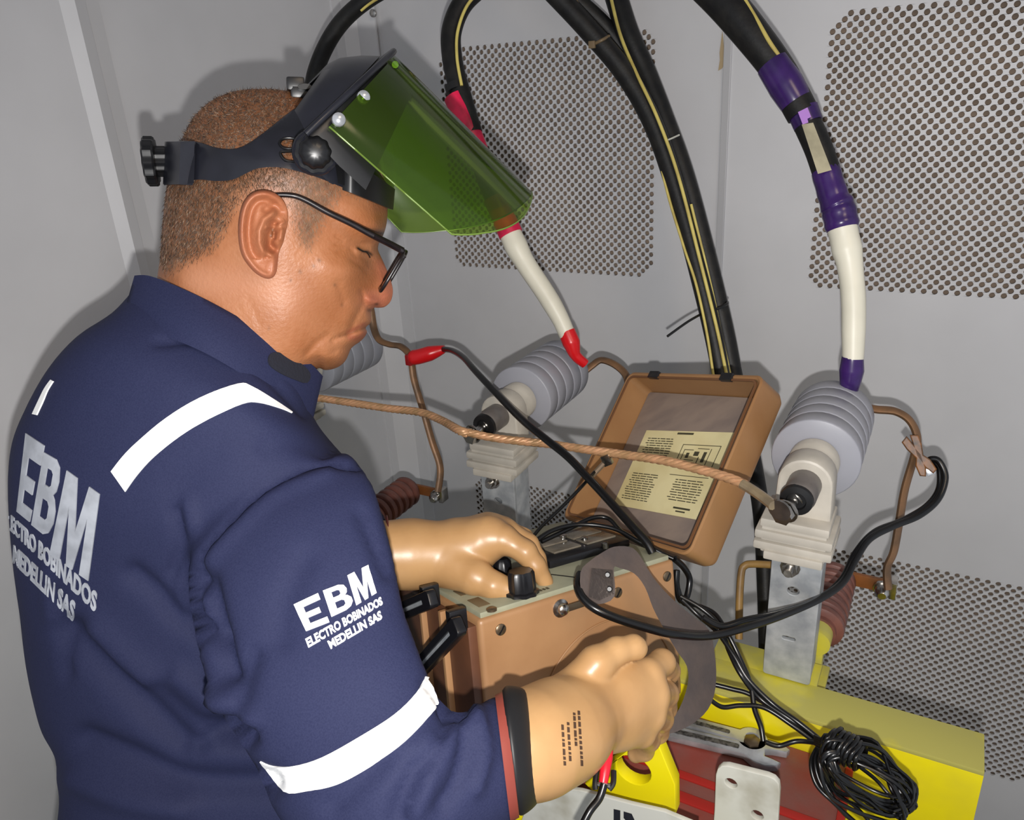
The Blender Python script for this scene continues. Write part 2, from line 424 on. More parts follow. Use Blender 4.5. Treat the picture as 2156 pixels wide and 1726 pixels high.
def grille(x0, x1, z0, z1, h=.0073, r=.0040, n=12, rc=.03):
    nx = int((x1 - x0) / (2 * h)); nz = int((z1 - z0) / h); px = (x1 - x0) / (nx + .5); pz = (z1 - z0) / nz
    vs_, fs = [], []
    def q(P): k = len(vs_); vs_.extend(P); return k
    for j in range(nz):
        za_, zb_ = z0 + j * pz, z0 + (j + 1) * pz; s = (j % 2) * .5
        edges = [x0 + (i + s) * px for i in range(nx + 1)]
        for xa_, xb_ in ([(x0, edges[0])] if s else []) + ([(edges[-1], x1)] if not s else []):
            k = q([(xa_, YB, za_), (xb_, YB, za_), (xb_, YB, zb_), (xa_, YB, zb_)]); fs.append([k, k + 1, k + 2, k + 3])
        for i in range(nx):
            xa_, xb_ = edges[i], edges[i + 1]; cx_, cz_ = (xa_ + xb_) / 2, (za_ + zb_) / 2
            k = q([(xa_, YB, za_), (xb_, YB, za_), (xb_, YB, zb_), (xa_, YB, zb_)])
            md = q([(cx_, YB, za_), (cx_, YB, zb_)])
            dx = max(0, rc - (cx_ - x0), rc - (x1 - cx_)); dz = max(0, rc - (cz_ - z0), rc - (z1 - cz_))
            if math.hypot(dx, dz) > rc * .97: fs.append([k, md, k + 1, k + 2, md + 1, k + 3]); continue
            ring = [(cx_ + r * math.cos(2 * math.pi * (t + .5) / n - 3 * math.pi / 4), cz_ + r * math.sin(2 * math.pi * (t + .5) / n - 3 * math.pi / 4)) for t in range(n)]
            g = q([(a, YB, b) for a, b in ring]); g2 = q([(a, YB + .003, b) for a, b in ring])
            for c in range(4):
                lo_ = c * 3
                for t in range(3): 
                    a_, b_ = g + (lo_ + t) % n, g + (lo_ + t + 1) % n
                    if t < 2: fs.append([k + c, b_, a_])
                    else: fs += [[k + c] + ([md + c // 2] if c in (0, 2) else []) + [k + (c + 1) % 4, b_, a_]]
            for t in range(n): fs.append([g + t, g + (t + 1) % n, g2 + (t + 1) % n, g2 + t])
    me = bpy.data.meshes.new('perforated_grille'); me.from_pydata([(a, b - YB, c) for a, b, c in vs_], [], fs); me.update()
    o = link_mesh('perforated_grille', me, wall_m, wall_back)
    return o
for g in grilles: grille(*g)
tag(obj('wall_left', quad_sheet(0, XL, -.9, YB, 0, 2.5), wall_m, smooth=None, loc=(XL, 0, 0)), kind='structure')
tag(obj('floor', box((0, .2, -.02), (1.2, 0, 0), (0, 1.2, 0), (0, 0, .02)), floor_m, smooth=None, loc=(0, 0, 0)), kind='structure')
tag(obj('ceiling', quad_sheet(2, 2.5, XL, 1.1, -.2, YB), wall_m, smooth=None, loc=(0, 0, 2.5)), kind='structure')
def extr(poly, axis, a0, a1):
    k = [i for i in range(3) if i != axis]; n = len(poly); P = np.zeros((2 * n, 3))
    for s, a in enumerate((a0, a1)):
        P[s * n:(s + 1) * n, axis] = a; P[s * n:(s + 1) * n, k[0]] = [p[0] for p in poly]; P[s * n:(s + 1) * n, k[1]] = [p[1] for p in poly]
    return P, [list(range(n))[::-1], list(range(n, 2 * n))] + [[i, (i + 1) % n, n + (i + 1) % n, n + i] for i in range(n)]
tag(obj('trim_1', extr([(XL, .763), (-1.042, .763), (-1.036, .728), (-1.012, .722), (-1.004, .702), (-1.012, .686), (-1.012, -.9), (XL, -.9)], 2, 0, 2.5), wall_m, smooth=None), kind='structure')
tag(obj('trim_2', extr([(-1.05, 1.24), (-1.046, 1.24), (-1.044, 1.262), (-1.012, 1.294), (-.986, 1.296), (-.986, 1.3), (-1.05, 1.3)], 2, 0, 2.5), wall_m, smooth=None), kind='structure')
tag(obj('trim_3', box((-.337, YB - .0015, 1.25), (.006, 0, 0), (0, .0025, 0), (0, 0, 1.25), .001), mat('seam_strip', (176, 176, 178), .4), smooth=None), kind='structure')
# folded bracket at the top of the corner
b0 = on(762, 40, 1, 1.285)
t = thing('corner_bracket', 'grey folded steel bracket screwed into the top of the wall corner', 'bracket', b0)
obj('plate', box(b0 + [0.0, 0, .02], (.028, .004, 0), (0, .003, 0), (0, 0, .09), .002), wall_m, t)
obj('bolt_head', lathe(on(787, 28, 1, 1.279), (0, -1, 0), [(0, .007), (.004, .007), (.006, .004)], 12), steel_m, t)
# peeled paint mark on the wall
tag(obj('paint_stain', plate([[(u, v) for u, v in [(0, 0), (.003, -.02), (.009, -.03), (.008, -.04), (.002, -.052), (-.004, -.055), (-.002, -.04), (-.003, -.03)]]], on(1521, 65, 1, YB - .001), V((1, 0, 0)), V((0, 0, 1)), .0006), mat('tan_stain', (170, 150, 116), .7)), 'small tan scuff of peeled paint high on the back wall by the seam', 'stain')

# ------------------------------------------------------------------ surge arresters on their stand-offs (right one is built, the others are copies)
AX, AZ = -.1, 1.6 - .398
def arrester(label):
    yb = .95; t = thing('surge_arrester', label, 'arrester', (AX, .86, .96), 'surge arresters on the beam')
    for k in range(5):
        y0 = .831 + k * .0265
        s = obj('shed', lathe((AX, y0, AZ), (0, 1, 0), [(0, .022), (0, .0458), (.0006, .0468), (.002, .0474), (.0245, .0470), (.0254, .0464), (.0258, .0450), (.0265, .0450), (.0265, .02)], 40), silicone_m, t)
    obj('hub', lathe((AX, .80, AZ), (0, 1, 0), [(-.004, .025), (.010, .025), (.012, .0265), (.028, .0265), (.031, .022)], 32), poly_m, t)
    hd = .105                                               # bracket with a round top
    out = [(-.027, -.050), (.026, -.050), (.0248, 0)] + [(.0248 * math.cos(a), .0248 * math.sin(a)) for a in np.linspace(0, math.pi, 14)][1:-1] + [(-.0248, 0)]
    obj('bracket', plate([out], V((AX, .784, AZ)), V((1, 0, 0)), V((0, 0, 1)), .026, .003), poly_m, t)
    fl = [(0.013, .035, .029), (.000, .0395, .032), (-.013, .040, .033)]
    for dz, hx, hy in fl:
        obj('flange_rib', box((AX - .004, .778, AZ - .057 + dz), (hx, 0, 0), (0, hy, 0), (0, 0, .0052), .003), poly_m, t)
    obj('flange_core', box((AX - .004, .778, AZ - .061), (.033, 0, 0), (0, .028, 0), (0, 0, .019), .002), poly_m, t)
    sl = obj('terminal_sleeve', lathe((AX, .772, AZ), (0, -1, 0), [(0, .0165), (.002, .017), (.034, .0162), (.036, .0148)], 28), greycyl_m, t)
    obj('seal_ring', lathe((AX - .002, .737, AZ - .002), (0, -1, 0), [(0, .0168), (.005, .016), (.006, .010), (.003, .009)], 28), rubber_m, t)
    st = obj('terminal_stud', lathe((AX - .004, .745, AZ - .004), (-.12, -1, -.1), [(0, .0085), (.010, .0095), (.010, .006), (.026, .006), (.028, .005)], 14), steel_m, t)
    obj('nut', lathe((AX - .0095, .715, AZ - .0072), (-.25, -1, -.15), [(0, .011), (.008, .011)], 6), steel_m, t)
    obj('washer', lathe((AX - .0088, .718, AZ - .0068), (-.25, -1, -.15), [(0, .013), (.002, .013)], 18), steel_m, t)
    obj('rating_sticker', box((AX + .012, .7705, AZ - .034), (.010, 0, 0), (0, .0006, 0), (0, 0, .008)), mat('sticker', (214, 214, 220), .5), t)
    for k in range(4):
        obj('sticker_print', box((AX + .006 + k * .004, .7697, AZ - .035), (.0010, 0, 0), (0, .0004, 0), (0, 0, .005)), mat('sticker_ink', (40, 40, 80), .6), t)
    # galvanised slotted channel that stands on the beam
    ch = [circle(-.001, -.044, .0072, 16, .0060), rrect(-.009, -.110, .007, -.104, .003)]
    zt = AZ - .077
    obj('slotted_channel', [plate([rrect(-.025, -.163, .025, 0, .003)] + ch[:2], V((AX + .002, .752, zt)), V((1, 0, 0)), V((0, 0, 1)), .004, .0008),
        box((AX - .021, .772, zt - .0815), (.002, 0, 0), (0, .021, 0), (0, 0, .0815), .001), box((AX + .025, .772, zt - .0815), (.002, 0, 0), (0, .021, 0), (0, 0, .0815), .001)], galv_m, t)
    b = obj('mounting_bolt', lathe((AX - .004, .750, zt - .014), (0, -1, 0), [(0, .0105), (.003, .0105), (.003, .008), (.010, .008), (.010, .005), (.016, .0045)], 12), steel_m, t)
    obj('top_tab', box((AX - .002, .768, zt - .002), (.030, 0, 0), (0, .026, 0), (0, 0, .005), .002), poly_m, t)
    return t
arr = arrester('grey ribbed surge arrester under the purple boot, the large one nearest the camera')
copy_thing(arr, (-.402, .058, -.006), 'grey ribbed surge arrester under the red boot, standing behind the open lid')
copy_thing(arr, (-.795, .062, -.002), 'grey ribbed surge arrester half hidden behind the chin of the worker')
AR = V((AX, .965, AZ)); AM = AR + [-.402, .058, -.006]; AL = AR + [-.795, .062, -.002]

# brown ribbed post insulators below (right built, left a copy)
IC = on(1722, 1330, 1, .82)
def post_insulator(label):
    t = thing('post_insulator', label, 'insulator', IC, 'brown post insulators'); prof = [(0, .020)]
    obj('base_cap', lathe(IC - [0, .022, 0], (0, 1, 0), [(0, .017), (.024, .017)], 20), paleyellow_m, t)
    obj('core', lathe(IC, (0, 1, 0), [(0, .020), (.125, .020)], 20), resin_m, t)
    for k in range(7):
        obj('rib', lathe(IC + [0, .006 + k * .0165, 0], (0, 1, 0), [(0, .021), (.003, .0275), (.009, .0285), (.013, .0265), (.0155, .021)], 28), resin_m, t)
    obj('mounting_post', box(IC + [0, -.012, -.042], (.010, 0, 0), (0, .008, 0), (0, 0, .036), .002), paleyellow_m, t)
    e = IC + [0, .125, 0]
    obj('copper_strap', box(e + [.034, .004, 0], (.034, 0, 0), (0, .003, 0), (0, 0, .0090), .001), mat('strap_copper', (150, 92, 48), .45, metal=.3, scale=30, rgb2=(120, 78, 46)), t)
    bl = obj('strap_bolt', lathe(e + [.058, 0, -.001], (.1, -1, -.1), [(0, .011), (.004, .011), (.004, .009), (.014, .0085), (.018, .005)], 12), steel_m, t)
    obj('clamp_plate', box(e + [.071, .002, .001], (.004, 0, 0), (0, .010, 0), (0, 0, .012), .001), steel_m, t)
    return t
pi_ = post_insulator('brown ribbed post insulator behind the galvanised channel, with a copper strap')
copy_thing(pi_, (-.727, .05, -.045), 'brown ribbed post insulator partly hidden behind the navy sleeve')

# ------------------------------------------------------------------ yellow clamp beam and what is on it
BZ = .96
t = thing('clamp_beam', 'yellow painted steel clamp beam carrying the arrester stands', 'beam', (-.35, .72, 0))
x1 = .098
obj('top_flange', box(((x1 - 1.0) / 2, .727, BZ - .003), ((x1 + 1.0) / 2, 0, 0), (0, .027, 0), (0, 0, .003), .0012), paleyellow_m, t)
obj('front_web', box(((x1 - 1.0) / 2, .703, BZ - .0755), ((x1 + 1.0) / 2, 0, 0), (0, .003, 0), (0, 0, .0700), .0006), yellow_m, t)
obj('stand_foot', box((-.125, .772, BZ - .003), (.060, 0, 0), (0, .020, 0), (0, 0, .003), .001), paleyellow_m, t)
obj('stand_foot', box((IC[0], .796, (BZ + IC[2] - .078) / 2), (.018, 0, 0), (0, .026, 0), (0, 0, max(.004, (IC[2] - .078 - BZ) / 2)), .002), paleyellow_m, t)
lz = IC[2] - .045 - .078
obj('rear_bracket', box((IC[0] - .727, .79, lz - .004), (.03, 0, 0), (0, .085, 0), (0, 0, .004), .001), paleyellow_m, t)
obj('column', box((-.45, .76, BZ / 2 - .03), (.05, 0, 0), (0, .05, 0), (0, 0, BZ / 2 - .035), .003), yellow_m, t)
obj('column', box((.02, .76, BZ / 2 - .03), (.05, 0, 0), (0, .05, 0), (0, 0, BZ / 2 - .035), .003), yellow_m, t)
# red board in front of the web
RZ = .918
r0 = on(1790, 1600, 2, RZ)
t = thing('red_board', 'flat red brown insulating board lying in front of the yellow beam', 'board', (-.3, .62, RZ - .03))
xr = r0[0]
obj('board', box(((xr - .7) / 2, .624, RZ - .006), ((xr + .7) / 2, 0, 0), (0, .072, 0), (0, 0, .006), .002), red_board_m, t)
obj('edge_strip', box(((xr - .7) / 2, .607, RZ + .0015), ((xr + .7) / 2 - .004, 0, 0), (0, .0045, 0), (0, 0, .0015), .001), red_edge_m, t)
obj('edge_strip', box(((xr - .7) / 2, .580, RZ + .0015), ((xr + .7) / 2 - .004, 0, 0), (0, .006, 0), (0, 0, .0015), .001), red_edge_m, t)
obj('end_strip', box((xr + .001, .62, RZ - .012), (.004, 0, 0), (0, .072, 0), (0, 0, .014), .002), red_edge_m, t)
# front yellow channel with the grey plate and the lug
LZ = .900
t = thing('front_channel', 'yellow steel front channel at the bottom edge with a lifting lug', 'channel', (-.2, .5, LZ - .08))
obj('channel_top', box((-.33, .522, LZ - .002), (.47, 0, 0), (0, .020, 0), (0, 0, .003), .0015), paleyellow_m, t)
obj('channel_web', box((-.33, .503, LZ - .05), (.47, 0, 0), (0, .003, 0), (0, 0, .05), .0015), yellow_m, t)
lp = [on(u, v, 1, .535) for u, v in [(1290, 1690), (1425, 1700), (1424, 1640), (1388, 1552), (1362, 1545), (1290, 1600), (1240, 1640)]]
hole = [on(1340 + (38 * math.cos(a)) , 1610 + 30 * math.sin(a) + 12 * math.cos(a), 1, .535) for a in np.linspace(0, 2 * math.pi, 22)[:-1]]
lo_ = [[(p[0], p[2]) for p in lp], [(p[0], p[2]) for p in hole]]
obj('lifting_lug', plate(lo_, V((0, .535, 0)), V((1, 0, 0)), V((0, 0, 1)), .012, .001), yellow_m, t)
# grey plate with the number
pp = [on(u, v, 1, .498) for u, v in [(1165, 1655), (1225, 1662), (1330, 1690), (1400, 1706), (1470, 1735), (1470, 1800), (1080, 1780), (1110, 1700)]]
t = thing('number_plate', 'worn grey number plate on the yellow front channel, reading 13', 'plate', pp[5])
obj('plate', plate([[(p[0], p[2]) for p in pp]], V((0, .498, 0)), V((1, 0, 0)), V((0, 0, 1)), .003, .0006), grey_label_m, t)
one = [(1292, 1703), (1306, 1706), (1306, 1800), (1292, 1800)]
def pm(P, h): return np.array([on(u, v, 1, .4962 - h) for u, v in P])
obj('digit_one', patch([one], pm, .0006), mat('number_black', (20, 22, 30), .6), t)
obj('digit_three', patch([[(1313, 1708), (1330, 1713), (1336, 1726), (1336, 1800), (1322, 1800), (1322, 1732), (1313, 1722)]], pm, .0006), MATS['number_black'], t)
# white two-slot plate standing on the red board
wp = [(1508, 1700), (1497, 1850), (1632, 1850), (1636, 1740), (1641, 1660), (1639, 1645), (1631, 1636), (1618, 1630), (1535, 1609), (1523, 1609), (1515, 1615), (1511, 1627)]
P0 = on(1570, 1700, 1, .548)
wq = [on(u, v, 1, .548) for u, v in wp]
def slot(u, v, a=15, b=11): return [(p[0], p[2]) for p in [on(u + a * math.cos(x) , v + b * math.sin(x) + .35 * a * math.cos(x), 1, .548) for x in np.linspace(0, 2 * math.pi, 15)[:-1]]]
t = thing('slotted_plate', 'whitish galvanised plate with two slots standing before the red board', 'plate', wq[1])
obj('plate', plate([[(p[0], p[2]) for p in wq], slot(1541, 1644), slot(1596, 1711)], V((0, .548, 0)), V((1, 0, 0)), V((0, 0, 1)), .004, .001), grey_label_m, t)

# ------------------------------------------------------------------ spanners on the red board
def spanner(label, head, tail, wd, ring):
    zt = RZ + .006; a = on(*head, 2, zt); b = on(*tail, 2, zt); ax = unit(b - a); L = np.linalg.norm(b - a); ay = np.cross((0, 0, 1.), ax)
    t = thing('ring_spanner' if ring else 'open_spanner', label, 'wrench', a - [0, 0, .006])
    if ring: out = [[(.0155 * math.cos(x), .0155 * math.sin(x)) for x in np.linspace(.5, 2 * math.pi - .5, 26)] + [(L, -wd), (L, wd)], circle(0, 0, .0088, 12)]
    else: out = [[(-.002, -.005), (-.010, -.0075), (-.024, -.0085), (-.026, -.0125), (-.020, -.017), (-.006, -.0185), (.008, -.015), (.018, -wd), (L, -wd), (L, wd), (.018, wd), (.008, .015), (-.004, .017), (-.016, .013), (-.018, .009), (-.010, .0065), (-.002, .005)]]
    obj('head_and_shank', plate(out, a, ax, ay, .006, .0012), chrome_m, t)
    obj('recessed_web', plate([rrect(.024, -wd * .42, L - .004, wd * .42, .002)], a + [0, 0, .0040], ax, ay, .0008, .0003), mat('spanner_recess', (120, 118, 118), .4, metal=.6, var=.5, scale=260), t)
spanner('chrome open spanner with its jaw nearest the white slotted plate', (1604, 1589), (1392, 1538), .0072, False)
spanner('chrome ring spanner behind the open one, its ring round the bolt head', (1583, 1560), (1410, 1512), .0062, True)
c = on(1583, 1562, 2, RZ + .010)
t = thing('hex_bolt', 'hexagon bolt head with washer standing among the spanners', 'bolt', c - [0, 0, .009])
obj('washer', lathe(c - [0, 0, .006], (0, 0, 1), [(0, .013), (.003, .013)], 20), steel_m, t)
obj('head', lathe(c - [0, 0, .003], (0, 0, 1), [(0, .009), (.006, .009), (.007, .007)], 6), scr_m, t)

# ------------------------------------------------------------------ insulation tester: case, panel, lid
A_ = Q(1008, 1307, .70); B_ = Q(1420, 1178, .82)
e1 = unit(B_ - A_); LE = np.linalg.norm(B_ - A_); h_ = unit(np.cross((0, 0, 1.), e1)); n_ = np.cross(e1, h_)
ph = math.radians(14); e2 = math.cos(ph) * h_ - math.sin(ph) * n_; n2 = np.cross(e1, e2)
D2, HH = .205, .150                                           # depth along e2, height
def T(a, b, c): return A_ + a * e1 + b * e2 + c * n2          # a along the front edge, b to the back, c up
CC = T(LE / 2, D2 / 2, -HH / 2)
t = tester = thing('insulation_tester', 'old tan insulation tester in a carrying case with its lid open', 'tester', T(LE / 2, D2 / 2, -HH))
obj('case', box(CC, e1 * LE / 2, e2 * D2 / 2, n2 * HH / 2, .005, 3), tan_m, t)
obj('side_board', box(T(-.004, D2 / 2 + .002, -HH / 2 - .002), e1 * .005, e2 * (D2 / 2 - .004), n2 * (HH / 2 - .004), .002), browncase_m, t)
for b in (.052, .098, .165):
    obj('side_batten', box(T(-.011, b, -HH / 2), e1 * .004, e2 * .003, n2 * (HH / 2 - .002), .0015), tan_m, t)
obj('panel', box(T(LE / 2, D2 / 2, .002), e1 * (LE / 2 - .004), e2 * (D2 / 2 - .004), n2 * .003, .0015), panel_m, t)
# embossed arc and screws on the front face
arc = [T(.055 + .085 + .085 * math.cos(a) * 1, -.001, -.125 + .085 * math.sin(a)) for a in np.linspace(.25, math.pi * 1.02, 40)]
obj('embossed_ring', tube(arc, .0008, 6), tan_m, t)
def onfront(u, v): return onplane(u, v, A_, e2)
def ontop(u, v): return onplane(u, v, T(0, 0, .005), n2)
for u, v in [(1054, 1325), (1404, 1213), (1300, 1247), (1385, 1430)]:
    p = onfront(u, v); s = obj('screw', lathe(p + e2 * .002, -e2, [(0, .0055), (.003, .0055), (.004, .004)], 16), scr_m, t)
    obj('screw_slot', box(p - e2 * .002, unit(e1 + n2 * 1.2) * .0045, unit(n2 - e1 * 1.2) * .0008, e2 * .0004), rubber_m, s)
for u, v in [(1035, 1283), (1376, 1158)]:
    p = ontop(u, v); obj('panel_screw', lathe(p - n2 * .001, n2, [(0, .005), (.002, .005), (.003, .003)], 14), scr_m, t)
p = ontop(1008, 1268); obj('panel_badge', box(p, e1 * .006, e2 * .012, n2 * .0006, .0004), mat('badge', (108, 94, 70), .5), t)
p = ontop(970, 1248); obj('panel_badge', box(p, e1 * .004, e2 * .009, n2 * .0006, .0004), MATS['badge'], t)
p = ontop(1190, 1213); obj('pointer_mark', box(p, unit(e1 * .5 - e2) * .016, unit(e2 * .5 + e1) * .0008, n2 * .0004), rubber_m, t)
p = ontop(1138, 1243); obj('panel_print', [box(p + e1 * k * .004, e1 * .0012, e2 * .0022, n2 * .0004) for k in range(3)], ink_m, t)
# meter with two bridge windows
m0 = ontop(1195, 1160); mt = obj('meter', box(m0 + e1 * .006 + e2 * .004 + n2 * .003, e1 * .054, e2 * .040, n2 * .005, .003), blackplastic_m, t)
for du, ee in ((-.022, .022), (.024, .024)):
    for db in (-.012, .014): obj('meter_window', box(m0 + e1 * (.010 + du) + e2 * (db + .004) + n2 * .0088, e1 * (ee - .004), e2 * .011, n2 * .0012, .001), mat('meter_glass', (120, 112, 98), .2, var=.2, scale=60), mt)
for u, v in [(1232, 1154), (1275, 1165), (1187, 1148)]:
    obj('terminal_screw', lathe(ontop(u, v) + n2 * .006, n2, [(0, .004), (.006, .004), (.007, .002)], 10), steel_m, mt)
# the switch knob under the gloved fingers
k0 = ontop(1100, 1250)
kb = obj('selector_knob', lathe(k0, n2, [(0, .0155), (.003, .0155), (.004, .013), (.02, .0125), (.023, .011), (.023, 0.002)], 36, lobes=9, lobe_amp=.06), blackplastic_m, t)
k1 = ontop(1060, 1215)
obj('crank_knob', lathe(k1, n2, [(0, .012), (.003, .012), (.004, .009), (.016, .009), (.02, .006)], 30, lobes=8, lobe_amp=.05), blackplastic_m, t)
# ground stud with lug
g0 = onfront(1180, 1280)
gs = obj('ground_stud', lathe(g0 + e2 * .003, -e2, [(0, .009), (.004, .009), (.005, .006), (.010, .0055), (.012, .003)], 18), steel_m, t)
obj('stud_lug', box(g0 + e1 * .012 - e2 * .005, e1 * .012, n2 * .0035, e2 * .0012, .0008), scr_m, gs)
# folding handle brackets on the left side
for (s0, s1), blk in ((((962, 1322), (888, 1402)), (962, 1306)), (((905, 1262), (835, 1292)), (905, 1254))):
    pl0 = T(-.030, 0, 0); a0, a1 = onplane(*s0, pl0, e1), onplane(*s1, T(-.036, 0, 0), e1)
    hb = obj('handle_bracket', box(onplane(*blk, T(-.016, 0, 0), e1), e1 * .009, e2 * .0045, n2 * .011, .002), blackplastic_m, t)
    hx = unit(a1 - a0); hy = unit(np.cross(hx, e1)); L = np.linalg.norm(a1 - a0)
    obj('handle_arm', plate([rrect(-.006, -.0075, L + .005, .0075, .003), rrect(.008, -.003, L - .006, .003, .002)], a0, hx, hy, .007, .001), blackplastic_m, hb)
    obj('arm_inset', plate([rrect(.006, -.004, L - .004, .004, .002)], a0, hx, hy, .003, .0004), galv_m, hb)
# lid: a tray hinged on the far end
LB = Q(1452, 1172, .835)
def solve_ab(P, X, Y, u, v):
    x = np.zeros(2)
    for _ in range(30):
        f0 = pix(P + X * x[0] + Y * x[1])[:2] - [u, v]; J = np.stack([(pix(P + X * (x[0] + 1e-4 * (k == 0)) + Y * (x[1] + 1e-4 * (k == 1)))[:2] - [u, v] - f0) / 1e-4 for k in (0, 1)], 1)
        x = x - np.linalg.solve(J, f0)
    return x
TR = LB + n2 * 0; ab = solve_ab(LB, n2, e1, 1612, 791); up = ab[0] * n2 + ab[1] * e1; LH = np.linalg.norm(up); up = up / LH
cb = solve_ab(LB, e2, up, 1186, 1085); W2 = cb[0]; lx = unit(LB + e2 * cb[0] + up * cb[1] - LB); W2 = np.linalg.norm(e2 * cb[0] + up * cb[1])
lx = unit(lx - up * (lx @ up)); ln = np.cross(up, lx)       # ln: out of the tray, into its open side
if ln @ (CAM - LB) < 0: ln = -ln
LDP = .046
def Lp(a, b, c): return LB + lx * a + up * b - ln * c         # c = depth into the tray
print('lid', W2, LH, ab, cb)

def tray(x0, y0, x1, y1, wall, depth, r):
    rings = []
    def ring(i, c, taper=0): return [Lp(p[0], p[1], c) for p in rrect(x0 + i + taper, y0 + i + taper, x1 - i - taper, y1 - i - taper, max(r - i * .7, .004), 5)]
    rings = [ring(wall, depth - wall, .004), ring(wall, .0), ring(wall * .5, -.0012), ring(0, 0), ring(0, depth * .8, .001), ring(.004, depth, .001)]
    return loft(rings)
lidtan_m = mat('lid_bakelite', (156, 116, 76), .42, scale=10, rgb2=(144, 104, 66), bump=.06, bscale=160)
lid = obj('lid', tray(-.0, 0, W2, LH, .005, LDP, .012), lidtan_m, t, 35); lid['label'] = 'open tan lid with a yellowed instruction sheet inside'
obj('lid_liner', box(Lp(W2 / 2, LH / 2, LDP - .0065), lx * (W2 / 2 - .010), up * (LH / 2 - .010), ln * .0012), liner_m, lid)
obj('lid_seal', plate([rrect(.006, .006, W2 - .006, LH - .006, .009), rrect(.0085, .0085, W2 - .0085, LH - .0085, .007)], Lp(0, 0, -.001), lx, up, .002), mat('seal_brown', (110, 74, 46), .5), lid)
for a in (.055, W2 - .055): obj('lid_catch', box(Lp(a, LH - .004, -.001), lx * .009, up * .005, ln * .003, .001), blackplastic_m, lid)
def onlid(u, v): return onplane(u, v, Lp(0, 0, LDP - .0080), ln)
sheet_q = [(1362, 906), (1550, 911), (1466, 1094), (1292, 1062)]
def lidmap(P, h): return np.array([onlid(u, v) + ln * h for u, v in P])
sh = obj('instruction_sheet', patch([sheet_q], lidmap, .0006, 60), paper_m, tester, None)
Hs = homog([(0, 0), (1, 0), (1, 1), (0, 1)], sheet_q)
def bars(rects): return [patch([Hs(np.array([(x, y), (x + w_, y), (x + w_, y + hh), (x, y + hh)])).tolist()], lidmap, .0011, 999) for x, y, w_, hh in rects]
rr = []
for blk in ((.06, .10, .40, .40), (.06, .56, .40, .92), (.60, .58, .93, .84)):
    y = blk[1]
    while y < blk[3]:
        x = blk[0] + random.uniform(0, .03)
        while x < blk[2] - .03:
            w_ = random.uniform(.02, .09); rr.append((x, y, min(w_, blk[2] - x), .009)); x += w_ + .012
        y += .030
for x, y, w_, hh in [(.40, .02, .18, .022), (.52, .16, .40, .006), (.52, .16, .004, .26), (.92, .16, .004, .26), (.52, .42, .40, .006), (.56, .22, .10, .006), (.56, .22, .004, .12), (.60, .26, .03, .06), (.68, .24, .05, .05), (.78, .24, .03, .12), (.84, .20, .004, .2), (.60, .34, .10, .006), (.74, .30, .006, .08), (.70, .20, .12, .006), (.72, .90, .18, .02), (.76, .94, .10, .015), (.52, .53, .42, .006)]:
    rr.append((x, y, w_, hh))
o = obj('printed_lines', bars(rr), ink_m, sh, None); o['kind'] = 'stuff'
# leather carrying strap
so = [(1222, 1205), (1243, 1180), (1268, 1163), (1292, 1151), (1325, 1151), (1345, 1166), (1375, 1215), (1410, 1255), (1450, 1290), (1492, 1325), (1504, 1370), (1508, 1430), (1498, 1480), (1470, 1515), (1425, 1540), (1372, 1552), (1398, 1535), (1430, 1492), (1448, 1440), (1446, 1402), (1425, 1370), (1396, 1320), (1375, 1280), (1358, 1236), (1335, 1207), (1305, 1196), (1292, 1197), (1294, 1255), (1260, 1272), (1228, 1262)]
sd = rbf([(1225, 1230, .715), (1260, 1260, .722), (1300, 1170, .748), (1345, 1180, .757), (1400, 1280, .752), (1470, 1330, .765), (1500, 1430, .765), (1440, 1400, .745), (1460, 1510, .735), (1380, 1545, .715), (1300, 1240, .728)])
def strapmap(P, h): 
    d = sd(P); return np.array([Q(u, v, k - h) for (u, v), k in zip(P, d)])
st = obj('carrying_strap', patch([cr(so, 3, True).tolist()], strapmap, .0035, 16), leather_m, t); st['label'] = 'dark worn leather strap'
obj('strap_buckle', patch([[(1246, 1196), (1290, 1200), (1293, 1250), (1262, 1264), (1240, 1256)]], lambda P, h: strapmap(P, h + .0035), .002, 20), mat('dark_buckle', (66, 58, 54), .4, metal=.3, bump=.5, bscale=250), st)
for u, v in [(1279, 1210), (1283, 1240)]:
    q_ = strapmap(np.array([[u, v]]), .0055)[0]; obj('rivet', lathe(q_, -unit(ray(u, v)), [(0, .003), (.0015, .002)], 10), rubber_m, st)
obj('strap_latch', box(onfront(1452, 1412) - e2 * .006, e1 * .004, e2 * .004, n2 * .010, .002), rubber_m, t)

# ------------------------------------------------------------------ heavy cables
def cable(name, label, runs, loc=None, cat='cable', group=None):
    """runs: (part name, points (u, v, depth), radius in m or list, material); one thing"""
    P = [Q(*q) for r in runs for q in r[1]]; base = min(P, key=lambda p: p[2]) if loc is None else loc
    t = thing(name, label, cat, base, group)
    for nm, pts, r, m in runs:
        C_ = cr([Q(*q) for q in pts], 10)
        if np.ndim(r): r = np.interp(np.linspace(0, 1, len(C_)), np.linspace(0, 1, len(r)), r)
        obj(nm, tube(C_, r, 16), m, t, 60)
    return t
d = 1.08
cable('power_cable', 'thick black cable rising from behind the black face shield crown',
      [('jacket', [(655, 230, 1.16), (662, 160, 1.15), (690, 90, 1.13), (730, 35, 1.11), (790, -12, 1.09), (880, -60, 1.08), (1010, -190, 1.04), (1120, -420, 1.02)], .0118, black_m),
       ('yellow_wire', [(760, 22, 1.095), (790, 0, 1.085), (880, -50, 1.065)], .002, brownyel_m)])
BD = 1.10
legL = [(995, 282, 1.10), (972, 205, 1.10), (953, 130, 1.10), (952, 60, 1.10), (985, -5, 1.10), (1060, -50, 1.10), (1150, -32, 1.10)]
